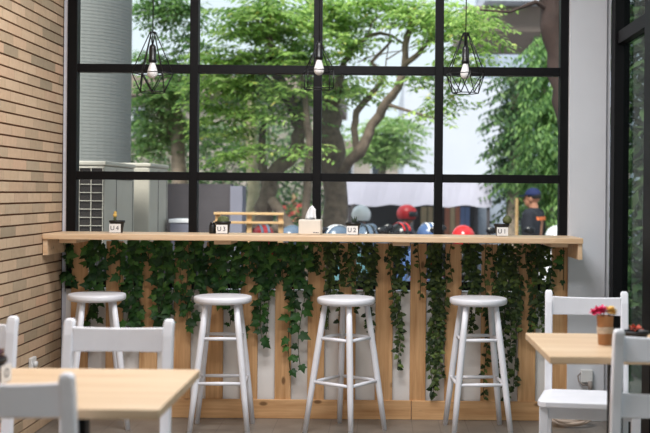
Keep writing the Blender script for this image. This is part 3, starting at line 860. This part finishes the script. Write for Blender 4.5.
# ------------------------------------------------------------------ trees
DENS = 1.5
LSH = [(0,0),(.17,.22),(.2,.5),(.12,.8),(0,1),(-.12,.8),(-.2,.5),(-.17,.22)]
LSH4 = [(0,0),(.2,.45),(0,1),(-.2,.45)]
def tree(label, trunks, clumps, bark, leaf, L=.11, name='tree', hang=0.0, group='trees along the street', zs=1.0):
    trunks = [[(x,y,Z*zs,r*zs) for x,y,Z,r in t_] for t_ in trunks]; clumps = [(x,y,Z*zs,rx,ry,n) for x,y,Z,rx,ry,n in clumps]; L *= zs
    """trunks: lists of (x px, y px, Z, radius m); clumps: (x, y, Z, rx px, ry px, leaves)"""
    base = P(*trunks[0][0][:3]); base.z = GZ
    root = empty(name, base, 0, label, 'tree', group)
    m = MB()
    for tr in trunks:
        pts = [P(x,y,Z)-base for x,y,Z,r in tr]; rr = [r for *_, r in tr]
        if tr is trunks[0]:
            pts = [Vector((pts[0].x,0,0)), Vector((pts[0].x,0,.12))]+pts; pts[2].y = pts[2].y; rr = [rr[0]*1.7, rr[0]*1.25]+rr
        # refine the path with a little wander
        P2 = []; R2 = []
        for i in range(len(pts)-1):
            for k in range(4):
                t = k/4; q = pts[i].lerp(pts[i+1], t); w_ = rr[i]*.25 if (i or k) else 0
                P2.append(q+Vector((random.uniform(-w_,w_), random.uniform(-w_,w_), 0))); R2.append((rr[i]*(1-t)+rr[i+1]*t)*random.uniform(.94,1.06))
        P2.append(pts[-1]); R2.append(rr[-1])
        m.tube(P2, R2, 10)
    lf = MB(); tw = m
    for (x,y,Z,rx,ry,n) in clumps:
        c = P(x,y,Z); ax = rx*Z/F; az = ry*Z/F; ay = (ax+az)*.5
        per = 12
        for _ in range(max(1, int(n*DENS)//per)):
            while True:
                u = Vector((random.uniform(-1,1), random.uniform(-1,1), random.uniform(-1,1)))
                if u.length < 1: break
            o = c+Vector((u.x*ax, u.y*ay, u.z*az))-base
            an = random.uniform(0, 2*PI); d = Vector((math.cos(an), math.sin(an), random.uniform(-.35,.15)-hang)).normalized()
            s_ = d.cross(Vector((0,0,1))).normalized()
            for j in range(per):
                t = j/per*L*4.2
                side = 1 if j % 2 else -1
                ld = (d*.55+s_*side+Vector((0,0,random.uniform(-.5,.1)-hang))).normalized()
                add_leaf(lf, o+d*t+Vector((0,0,-.12*t*t/L*.2)), ld, Vector((random.uniform(-.5,.5),random.uniform(-.5,.5),1)), L*random.uniform(.7,1.2), LSH4, .12)
    m.build('trunk', M[bark], root, True)
    lf.build('foliage', M[leaf], root)
    return root

# big tree with the thick trunk just right of the middle post
tree('thick-trunked tree behind the middle window post, branching right', [
    [(336,236,11.0,.13),(334,190,11.0,.125),(331,140,11.0,.13),(328,100,11.1,.10),(322,60,11.2,.07),(312,10,11.3,.05),(305,-30,11.4,.03)],
    [(336,180,11.0,.05),(350,160,10.8,.055),(362,150,10.7,.06),(372,126,10.7,.05),(386,104,10.6,.045),(398,88,10.5,.04),(404,68,10.5,.035),(406,40,10.5,.03),(416,10,10.5,.02)],
    [(356,156,10.8,.035),(354,130,10.8,.035),(357,112,10.8,.035),(368,98,10.8,.03),(384,78,10.8,.025),(372,62,10.8,.02),(392,40,10.8,.012)],
    [(338,74,11.0,.04),(347,58,10.9,.032),(357,45,10.9,.026),(368,36,10.8,.022),(380,33,10.8,.018),(392,36,10.8,.014),(404,44,10.7,.008)],
    [(385,70,10.7,.006),(388,48,10.7,.006),(391,24,10.7,.006),(398,14,10.7,.005),(408,10,10.7,.004)],
    [(386,60,10.7,.007),(402,50,10.6,.006),(420,44,10.6,.005),(436,42,10.5,.003)],
    [(358,62,10.8,.007),(372,56,10.8,.006),(392,52,10.7,.005),(410,50,10.7,.003)],
    [(391,22,10.7,.006),(402,26,10.7,.006),(410,22,10.7,.005),(412,14,10.7,.003)],
    [(368,36,10.8,.010),(372,22,10.8,.008),(382,14,10.8,.005)],
    [(404,66,10.5,.03),(420,52,10.4,.025),(432,36,10.4,.018),(452,20,10.3,.012)],
    [(330,110,11.1,.06),(338,90,11,.05),(342,70,11,.045)],
    [(386,104,10.6,.02),(412,112,10.4,.014),(440,120,10.3,.008)],
  ], [
    (335,15,11,34,24,1500),(345,48,10.8,14,16,340),(330,80,11.2,22,16,520),(386,2,10.6,30,9,560),(424,14,10.4,26,16,640),(455,20,10.2,24,22,760),(470,52,10.2,20,14,300),
    (420,76,10.5,18,5,120),(440,100,10.4,14,26,330),(350,92,10.9,26,10,330),(372,38,10.7,26,4,70),(455,72,10.3,16,10,160),(385,76,10.6,10,8,80)],
  'barkdark', 'leafA', .085, zs=1.2)
# leaning, crooked tree in the second pane
tree('crooked leaning tree seen through the pane left of the middle post', [
    [(262,236,10.3,.10),(266,200,10.3,.085),(272,176,10.3,.075),(292,156,10.4,.07),(301,132,10.4,.07),(296,112,10.4,.065),(284,92,10.3,.06),(276,74,10.3,.05),(270,40,10.2,.035),(266,0,10.2,.02)],
    [(296,114,10.4,.04),(308,92,10.4,.035),(312,60,10.5,.02)],
    [(284,92,10.3,.03),(262,76,10.2,.025),(240,66,10.1,.015)],
    [(268,200,10.3,.05),(262,160,10.4,.045),(264,120,10.5,.03)],
    [(276,226,10.2,.06),(290,236,10.1,.06),(300,246,10.0,.07)],
    [(272,200,10.2,.05),(286,222,10.1,.055),(298,236,10.0,.05)],
  ], [
    (262,18,10.2,38,24,1800),(228,56,10.2,26,12,600),(270,60,10.2,36,14,900),(300,40,10.3,18,26,620),(232,80,10.2,34,12,760),(280,88,10.2,30,10,560),
    (215,110,10.4,16,20,360),(262,112,10.2,26,12,420),(234,130,10.4,24,9,200),(296,104,10.4,14,9,160),(226,154,10.0,14,6,150),(252,146,10.0,14,8,150),(304,150,10.2,14,9,170)],
  'barkdark', 'leafA', .085, zs=1.2)
# pale straight trunk
tree('pale mottled straight trunk standing behind the wooden railing', [
    [(254,236,11.6,.085),(253,190,11.6,.075),(252,140,11.6,.06),(250,90,11.7,.045)],[(252,140,11.6,.03),(240,110,11.6,.02)]],
    [(246,88,11.8,26,22,500),(215,135,12,16,14,180)], 'barkpale', 'leafB', .09, zs=1.17)
tree('thin grey trunk close behind the middle window post', [
    [(306,236,12.2,.055),(307,190,12.2,.05),(309,140,12.2,.045),(306,100,12.2,.035),(300,60,12.2,.02)]],
    [(302,60,12.4,20,26,420),(300,120,12.6,14,12,140)], 'barkdark', 'leafB', .09)
# left pane trees
tree('mid green tree above the outer air conditioner', [
    [(178,236,13.5,.11),(180,180,13.5,.10),(176,120,13.5,.08),(170,60,13.5,.05)],[(178,150,13.5,.04),(160,110,13.5,.03),(146,80,13.5,.02)]],
    [(172,8,13.2,22,16,800),(150,6,13.2,14,10,280),(186,40,13.4,14,20,340),(150,58,13.2,18,10,260),(172,88,13.2,24,16,760),(146,106,13.4,16,22,560),(172,128,13.6,26,18,800),(145,146,13.6,16,12,320),(190,70,13.4,12,14,260)],
    'bark', 'leafB', .10)
# pale small crown behind
tree('pale green round-crowned tree in front of the tall pale building', [
    [(378,236,20,.10),(380,200,20,.09),(384,160,20,.07),(388,130,20,.04)]],
    [(384,132,19.6,22,17,1150),(398,150,19.6,16,13,560),(370,152,19.8,20,12,560),(402,122,19.8,8,8,160)], 'bark', 'leafC', .13)
# right hand trees
tree('deep green tree close to the tall pale building', [
    [(512,240,16,.10),(513,190,16,.09),(514,130,16,.07),(516,80,16,.04)],[(514,140,16,.03),(505,110,16,.02)]],
    [(514,78,16,12,16,420),(512,110,16,12,16,520),(516,140,16,14,18,700),(508,166,16,12,14,420),(518,190,16.2,16,14,500),(526,100,16.4,10,24,420)],
    'bark', 'leafH', .12, hang=.3)
tree('bright green drooping tree in the pane beside the white pier', [
    [(548,240,14,.09),(549,190,14,.08),(546,130,14,.06),(542,70,14,.03)],[(547,140,14,.03),(556,100,14,.02)]],
    [(544,62,13.8,10,24,560),(550,100,13.7,11,22,620),(537,112,13.8,8,18,340),(548,140,13.6,12,24,720),(534,158,14,10,16,360),(552,175,13.6,12,20,520),(520,172,14.2,14,9,260),(556,205,13.6,10,16,300),(538,40,14,8,10,160)],
    'bark', 'leafB', .10, hang=.6)
tree('dark reddish trunk leaning up past the window edge beside the white pier', [
    [(580,236,9.4,.09),(574,160,9.4,.09),(564,100,9.4,.09),(555,50,9.4,.092),(549,0,9.4,.095),(543,-60,9.4,.08)],[(551,10,9.4,.03),(535,2,9.3,.02),(510,12,9.2,.012),(480,10,9.2,.008)]],
    [(540,-60,9.4,30,14,300),(482,20,10.0,14,14,260)], 'barkred', 'leafA', .08)
# dark hedge far behind
def hedge(label, x0, x1, y0, Z, n, leaf='leafH'):
    a = P(x0, y0, Z); b = P(x1, y0, Z); root = empty('hedge', ((a.x+b.x)/2, Z, GZ), 0, label, 'hedge')
    m = MB(); lf = MB(); hw = (b.x-a.x)/2; h = a.z-GZ
    k = max(3, int(hw*2/.5))
    for i in range(k):
        x = -hw+2*hw*(i+.5)/k; m.tube([(x,0,0),(x+.05,0,h*.5),(x,.05,h*.85)],[.03,.025,.012],6)
    for _ in range(n):
        q = Vector((random.uniform(-hw,hw), random.uniform(-.5,.5), random.uniform(.05,h)))
        d = Vector((random.uniform(-1,1), random.uniform(-1,.4), random.uniform(-.8,.6)))
        add_leaf(lf, q, d, Vector((0,-.6,1)), random.uniform(.1,.2), LSH4, .12)
    m.build('stem', M['bark'], root); lf.build('foliage', M[leaf], root)
hedge('dark clipped hedge behind the man in the cap', 498, 575, 186, 20, 2600)
hedge('dark hedge behind the leaning tree and the garden wall', 100, 345, 120, 21, 9000)
hedge('tall green hedge outside the black framed door', 622, 760, -90, 9.5, 7000, 'leafH')

# ------------------------------------------------------------------ people
def remesh(o, vox=.009, it=6):
    r = o.modifiers.new('remesh','REMESH'); r.mode = 'VOXEL'; r.voxel_size = vox; r.use_smooth_shade = True
    s = o.modifiers.new('smooth','SMOOTH'); s.factor = .5; s.iterations = it
def person(loc, rz, label, pose, top, legs, hair=True):
    """faces local -y. pose: dict of joints (x mirrored unless L/R given)"""
    root = empty('person', loc, rz, label, 'person')
    J = pose
    b = MB()
    def chain(m, pts, rs, n=12):
        for i in range(len(pts)-1): m.capsule(pts[i], pts[i+1], rs[i], rs[i+1], n)
    hd = Vector(J['head'])
    # head: skull, jaw, nose, ears, neck
    b.ball(hd+Vector((0,.012,.03)), (.074,.092,.088), 18, 12); b.ball(hd+Vector((0,-.022,-.035)), (.056,.066,.072), 16, 10)
    b.capsule(hd+Vector((0,-.082,.012)), hd+Vector((0,-.098,-.018)), .009, .013, 8)
    for s in (-1,1):
        b.ball(hd+Vector((s*.076,.012,-.004)), (.010,.022,.032), 8, 6)
        b.ball(hd+Vector((s*.03,-.08,.024)), (.022,.012,.008), 8, 6)
    b.ball(hd+Vector((0,-.083,-.058)), (.024,.012,.008), 8, 6)
    chain(b, [Vector(J['neck']), hd+Vector((0,.012,-.04))], [.058,.052])
    chain(b, [Vector(J['pelvis']), Vector(J['waist']), Vector(J['chest']), Vector(J['neck'])], [.125,.115,.125,.06], 16)
    for s in 'LR':
        sh, el, wr, tip = [Vector(J[k+s]) for k in ('sh','el','wr','tip')]
        hp, kn, an, to = [Vector(J[k+s]) for k in ('hip','kn','an','toe')]
        chain(b, [Vector(J['chest'])+(sh-Vector(J['chest']))*.5, sh, el, wr], [.07,.058,.042,.029])
        chain(b, [hp, kn, an], [.082,.056,.038]); chain(b, [an, to], [.038,.032])
        # hand: palm, four fingers of unequal length bent at the knuckle, thumb from the side of the palm
        d = (tip-wr).normalized(); side = d.cross(Vector((1,0,0)) if abs(d.x) < .8 else Vector((0,1,0))).normalized()
        nrm = side.cross(d).normalized()
        pc = wr+d*.085
        for q in (-.024,-.008,.008,.024): b.capsule(wr+d*.012+side*q*.6, pc+side*q, .013, .0125, 8)
        for q, ln in ((-.027,.060),(-.009,.074),(.009,.080),(.027,.070)):
            k1 = pc+side*q; k2 = k1+d*ln*.5+nrm*.012; k3 = k2+d*ln*.35+nrm*.026
            b.capsule(k1,k2,.0088,.0084,8); b.capsule(k2,k3,.0084,.0075,8)
        tb = wr+d*.03+side*.028; t2 = tb+d*.03+side*.024; t3 = t2+d*.03+side*.004+nrm*.008
        b.capsule(tb,t2,.0115,.010,8); b.capsule(t2,t3,.010,.0085,8)
    body = b.build('body', M['skin'], root, True); remesh(body, .0065, 3)
    for s in (-1,1):
        MB().ball(hd+Vector((s*.03,-.083,.012)), .0105, 10, 8).build('eye', M['hair'], root, True)
    if hair:
        m = MB(); m.ball(hd+Vector((0,.024,.038)), (.081,.093,.090), 18, 12, None, -.35); m.build('hair', M['hair'], root, True)
    # shirt with sleeves, trousers
    t = MB()
    pv, wa, ch, nk = [Vector(J[k]) for k in ('pelvis','waist','chest','neck')]
    for off in (-.055, .055):
        o_ = Vector((off,0,0)); chain(t, [pv+o_*1.05, wa+o_*.9, ch+o_*1.3], [.118,.108,.122], 16)
    chain(t, [ch, ch.lerp(nk,.82)], [.125,.078], 16)
    for s in 'LR':
        sh, el = Vector(J['sh'+s]), Vector(J['el'+s]); e2 = sh.lerp(el, .80 if top[1] == 'short' else 1.0)
        chain(t, [ch+(sh-ch)*.5+Vector((0,0,.01)), sh, e2], [.095,.074,.06])
        if top[1] == 'long': chain(t, [el, el.lerp(Vector(J['wr'+s]), .92)], [.06,.042])
    o = t.build('shirt', M[top[0]], root, True); remesh(o, .011, 8)
    t = MB(); chain(t, [pv+Vector((-.06,0,-.01)), pv+Vector((.06,0,-.01))], [.132,.132])
    for s in 'LR':
        hp, kn, an = [Vector(J[k+s]) for k in ('hip','kn','an')]; chain(t, [hp, kn, an.lerp(kn,.08)], [.105,.078,.062])
    o = t.build('trousers', M[legs], root, True); remesh(o, .011, 8)
    for s in 'LR':
        an, to = Vector(J['an'+s]), Vector(J['toe'+s]); d = to-an; d.z = 0; d.normalize()
        m = MB(); m.capsule(Vector((an.x,an.y,.048))-d*.03, Vector((to.x,to.y,.044))+d*.02, .046, .042, 12); m.box((-9,0,0),(-9,0,0)) if False else None
        m.build('shoe', M['shoe'], root, True)
    return root, hd
STAND = dict(pelvis=(0,0,.96), waist=(0,-.005,1.12), chest=(0,.0,1.30), neck=(0,.015,1.45), head=(0,-.015,1.575))
for s, q in (('L',1),('R',-1)):
    STAND.update({'sh'+s:(q*.185,.01,1.39),'el'+s:(q*.225,.03,1.11),'wr'+s:(q*.205,-.07,.88),'tip'+s:(q*.20,-.12,.70),
      'hip'+s:(q*.085,0,.90),'kn'+s:(q*.095,-.02,.50),'an'+s:(q*.10,.02,.085),'toe'+s:(q*.115,-.13,.045)})
STAND['elR'] = (-.215,.03,1.11); STAND['wrR'] = (-.19,-.17,.95); STAND['tipR'] = (-.15,-.33,.90)
SIT = dict(pelvis=(0,.10,.80), waist=(0,.07,.96), chest=(0,.03,1.13), neck=(0,.01,1.26), head=(0,-.05,1.365))
for s, q in (('L',1),('R',-1)):
    SIT.update({'sh'+s:(q*.18,.03,1.22),'el'+s:(q*.25,-.14,1.02),'wr'+s:(q*.27,-.37,1.0),'tip'+s:(q*.26,-.50,1.0),
      'hip'+s:(q*.09,.08,.78),'kn'+s:(q*.19,-.30,.70),'an'+s:(q*.17,-.22,.30),'toe'+s:(q*.18,-.38,.27)})

def cap_on(root, hd):
    m = MB(); m.ball(hd+Vector((0,.014,.048)), (.085,.100,.088), 20, 10, None, -.05); m.build('cap', M['capnavy'], root, True)
    m = MB(); vs = []
    n = 10
    for i in range(n+1):
        a = R(-180)*(i/n); vs.append(hd+Vector((.068*math.cos(a), -.06+.105*math.sin(a), .040+.012*math.sin(a)*-1*0-.012*abs(math.sin(a)))))
    vs2 = [v+Vector((0,0,.008)) for v in vs]; k = len(vs)
    fs = [tuple(range(k)), tuple(reversed(range(k, 2*k)))]+[(i,(i+1)%k,k+(i+1)%k,k+i) for i in range(k)]
    m.add(vs+vs2, fs); m.build('cap_bill', M['capnavy'], root)

q = P(533, 200, 13.2)
man, hd = person((q.x, 13.2, GZ), R(-118), 'person in a navy cap and dark t-shirt with an orange stripe', STAND, ('shirtnavy','short'), 'trousers')
man.scale = (1.04,1.04,1.04)
cap_on(man, hd)
m = MB()
for i in range(8):   # orange printed band lying on the back of the shirt
    a0 = -.13+.26*i/8; a1 = -.13+.26*(i+1)/8
    f_ = lambda x: .128-.9*x*x
    m.add([(a0,f_(a0)+.004,1.325),(a1,f_(a1)+.004,1.325),(a1,f_(a1)+.001,1.365),(a0,f_(a0)+.001,1.365),
           (a0,f_(a0)-.02,1.325),(a1,f_(a1)-.02,1.325),(a1,f_(a1)-.02,1.365),(a0,f_(a0)-.02,1.365)],
          [(0,1,2,3),(7,6,5,4),(0,4,5,1),(1,5,6,2),(2,6,7,3),(3,7,4,0)])
m.build('orange_stripe', M['orange'], man)

# ------------------------------------------------------------------ helmets and scooters
def helmet_mesh(root, c, shell, visor=True, stripe=None, rz=0):
    c = Vector(c); mt = Matrix.Rotation(rz,4,'Z')
    m = MB(); m.ball(c, (.128,.150,.135), 24, 14, mt, -.62); sh = m.build('shell', M[shell], root, True)
    if stripe:
        m = MB()
        for off in (-.035, .035):
            pts = [c+mt@Vector((off, .152*math.cos(t)*.985, .138*math.sin(t)*.985)) for t in [R(20+14*k) for k in range(11)]]
            m.tube(pts, [(.014,.004)]*len(pts), 8)
        m.build('stripe', M[stripe], root, True)
    if visor:
        m = MB(); vs = []; n = 12
        for z in (-.045, .035):
            for i in range(n+1):
                a = R(200+140*i/n); vs.append(c+mt@Vector((.133*math.cos(a), .155*math.sin(a), z)))
        fs = [(i,i+1,n+2+i,n+1+i) for i in range(n)]
        m.add(vs, fs); o = m.build('visor', M['visor'], root, True); s_ = o.modifiers.new('solid','SOLIDIFY'); s_.thickness = .004
    m = MB(); pts = [c+mt@Vector((.102*math.cos(2*PI*i/24), .119*math.sin(2*PI*i/24), -.084)) for i in range(25)]
    m.tube(pts, .010, 8, False); m.build('rim', M['rubber'], root, True)
def helmet(loc, rz, shell, label, visor=True, stripe=None):
    root = empty('helmet', loc, rz, label, 'helmet', 'helmets on the parked scooters')
    helmet_mesh(root, (0,0,.094), shell, visor, stripe)
    return root
def make_scooter(mat, label, loc, rz):
    """front towards local -y, ground at z=0"""
    root = empty('motor_scooter', loc, rz, label, 'motor scooter', 'motor scooters parked in the street')
    for y, nm in ((-.62,'front_wheel'),(.60,'rear_wheel')):
        m = MB(); pts = [(0, y+.225*math.cos(2*PI*i/28), .27+.225*math.sin(2*PI*i/28)) for i in range(29)]
        m.tube(pts, .045, 10, False, up=(1,0,0)); wo = m.build(nm, M['rubber'], root, True)
        m = MB(); rm = Matrix.Rotation(R(90),4,'Y'); m.lathe([(.03,-.05),(.05,-.03),(.05,.03),(.03,.05)], (0,y,.27), 14, mat=rm)
        for k in range(5):
            a = 2*PI*k/5; m.tube([(0,y,.27),(0,y+.19*math.cos(a),.27+.19*math.sin(a))],.014,6)
        m.build('rim', M['chrome'], wo, True)
    m = MB(); 
    for s in (-.055,.055): m.tube([(s,-.62,.27),(s,-.56,.52),(s*.8,-.47,.80)],[.016,.018,.02],8)
    m.build('front_fork', M['chrome'], root, True)
    m = MB(); m.tube([(0,-.80,.44),(0,-.66,.535),(0,-.48,.47),(0,-.40,.36)],[(.045,.012),(.065,.02),(.065,.02),(.045,.012)],12); m.build('front_fender', M[mat], root, True)
    m = MB(); m.tube([(0,-.40,.30),(0,-.44,.50),(0,-.46,.70),(0,-.46,.90),(0,-.46,.98)],[(.11,.035),(.20,.055),(.20,.06),(.13,.075),(.06,.05)],16,up=(0,-1,0)); m.build('leg_shield', M[mat], root, True)
    m = MB(); m.tube([(0,-.42,.32),(0,-.15,.28),(0,.10,.30),(0,.30,.42),(0,.55,.62),(0,.86,.74)],[(.10,.05),(.12,.05),(.13,.07),(.15,.13),(.14,.11),(.05,.04)],16); m.build('body_shell', M[mat], root, True)
    m = MB(); m.tube([(0,-.10,.66),(0,.02,.72),(0,.25,.735),(0,.45,.775),(0,.72,.80),(0,.80,.80)],[(.07,.03),(.11,.045),(.13,.05),(.125,.05),(.10,.04),(.05,.02)],14); m.build('seat', M['seatvinyl'], root, True)
    m = MB(); m.tube([(0,.0,.40),(0,.10,.58),(0,.25,.66),(0,.60,.68)],[(.08,.08),(.10,.1),(.12,.07),(.10,.06)],12); m.build('side_panel', M['blackgloss'], root, True)
    m = MB(); m.tube([(-.35,-.34,.985),(-.18,-.42,1.0),(0,-.45,.985),(.18,-.42,1.0),(.35,-.34,.985)],.014,8); hb = m.build('handlebar', M['blackgloss'], root, True)
    for s in (-1,1):
        m = MB(); m.tube([(s*.35,-.34,.985),(s*.25,-.385,.993)],.019,8); m.build('grip', M['rubber'], hb, True)
        m = MB(); m.tube([(s*.22,-.40,1.0),(s*.27,-.41,1.10),(s*.29,-.40,1.15)],.007,6); m.ball((s*.30,-.395,1.185),(.062,.018,.04),14,8); m.build('mirror', M['blackgloss'], root, True)
    m = MB(); m.ball((0,-.515,.90),(.10,.05,.07),16,10); m.build('headlight', M['chrome'], root, True)
    m = MB(); m.ball((0,.90,.70),(.09,.03,.035),12,8); m.build('tail_light', M['darkred'], root, True)
    m = MB(); m.tube([(.12,.10,.22),(.14,.45,.26),(.15,.80,.34)],[.022,.035,.045],12); m.build('exhaust', M['chrome'], root, True)
    m = MB(); m.tube([(-.02,.05,.25),(-.20,.10,.004)],.010,6); m.build('stand', M['chrome'], root, True)
    return root
def rider(x, y, Z, rz, shell, top, labp, labs, scm):
    h_ = P(x, y, Z); sc_ = make_scooter(scm, labs, (h_.x, Z, GZ), R(rz))
    pr, hd = person((h_.x, Z, GZ), R(rz), labp, SIT, (top,'long'), 'trousers', False)
    helmet_mesh(pr, hd+Vector((0,.008,.035)), shell)
    for ch in [c for c in bpy.data.objects if c.parent == pr and c.name.split('.')[0] in ('shell','visor','rim')]: ch.name = 'helmet_'+ch.name.split('.')[0]
    return pr
rider(360, 214, 14.2, 160, 'whitegloss', 'shirtblue', 'person riding a scooter in a white helmet, behind the spiky succulent pot', 'black scooter under the rider in the white helmet', 'blackgloss')
rider(404, 212, 15.4, 78, 'red', 'jacketgrey', 'person in a grey jacket and red helmet riding a scooter', 'dark red scooter under the rider in the red helmet', 'darkred')
q = P(294, 207, 24)
p2, hd = person((q.x, 24, GZ), R(20), 'person in a red shirt far off behind the leaning tree', STAND, ('shirtred','short'), 'trousers')


def park(x, Z, rz, mat, label, hel=None, hz=None):
    q = P(x, 229, Z); s = make_scooter(mat, label, (q.x, Z, PZ), R(rz))
    return s
def helmet_on(x, Z, rz, rzs, shell, label, visor=True, stripe=None, where='bar'):
    """hung over the middle of the handlebar of the scooter parked at x, Z"""
    q = P(x, 229, Z); lc = Vector((0,-.43,1.0)) if where == 'bar' else Vector((0,.30,.788))
    w_ = Matrix.Rotation(R(rzs),4,'Z') @ lc
    helmet((q.x+w_.x, Z+w_.y, GZ+w_.z), R(rz), shell, label, visor, stripe)
def two(x, Z, rz, mat, lab, helmets):
    """a parked scooter and the helmets resting on its handlebar"""
    q = P(x, 229, Z); make_scooter(mat, lab, (q.x, Z, PZ), R(rz))
    mt = Matrix.Rotation(R(rz),4,'Z')
    for off, hr, sh, l, st in helmets:
        w_ = mt @ Vector((off, -.43, 1.012)); helmet((q.x+w_.x, Z+w_.y, PZ+w_.z), R(hr), sh, l, True, st)
two(272, 10.5, 178, 'darkred', 'dark red scooter parked behind the wooden railing',
    [(.154,200,'darkred','dark red helmet with pale stripes on the scooter behind the railing','silverblue'),(-.154,150,'silverblue','blue grey helmet just left of the tissue box',None)])
two(354, 10.6, 184, 'teal', 'teal scooter parked in front of the thick trunk',
    [(.154,120,'silverblue','pale blue grey helmet left of the spiky succulent pot','whitegloss'),(-.154,200,'silverblue','striped grey helmet right of the spiky succulent pot','visor')])
two(416, 11.7, 180, 'blueshell', 'blue scooter parked left of the third window post',
    [(.154,210,'blackgloss','black helmet with red stripes left of the third window post','red'),(-.154,200,'blueshell','blue helmet touching the third window post','whitegloss')])
two(465, 11.0, 178, 'blackgloss', 'black scooter parked below the colourful posters', [(0,190,'red','glossy red helmet below the colourful posters',None)])
two(558, 11.2, 172, 'whitegloss', 'white scooter parked at the window edge beside the pier', [(0,150,'whitegloss','white helmet at the window edge right of the man in the cap',None)])

# pole beside the man
q = P(517, 190, 13.6); m = MB(); m.tube([(0,0,0),(0,0,P(518,198,13.6).z-GZ)],.022,10); o = m.build('pole', M['benchwood'], None, True, loc=(q.x,13.6,GZ)); tag(o, 'thin pale wooden pole just left of the man in the cap', 'pole')

# ------------------------------------------------------------------ sky and sun
wd = bpy.data.worlds.new('sky'); sc.world = wd; wd.use_nodes = True
nt = wd.node_tree; bg = nt.nodes['Background']
tc = nt.nodes.new('ShaderNodeTexCoord'); sep = nt.nodes.new('ShaderNodeSeparateXYZ'); nt.links.new(tc.outputs['Generated'], sep.inputs[0])
rp = nt.nodes.new('ShaderNodeValToRGB'); nt.links.new(sep.outputs[2], rp.inputs[0])
rp.color_ramp.elements[0].position = .0; rp.color_ramp.elements[0].color = (.78,.87,.94,1)
rp.color_ramp.elements[1].position = .6; rp.color_ramp.elements[1].color = (.70,.83,.95,1)
nt.links.new(rp.outputs[0], bg.inputs[0]); bg.inputs[1].default_value = 1.2
sun = bpy.data.lights.new('sun','SUN'); sun.energy = 6.0; sun.angle = R(25); sun.color = (1,.96,.88)
so = bpy.data.objects.new('sun', sun); COL.objects.link(so); so.rotation_euler = Euler((R(38), R(-18), 0)); so.location = (0,20,20)
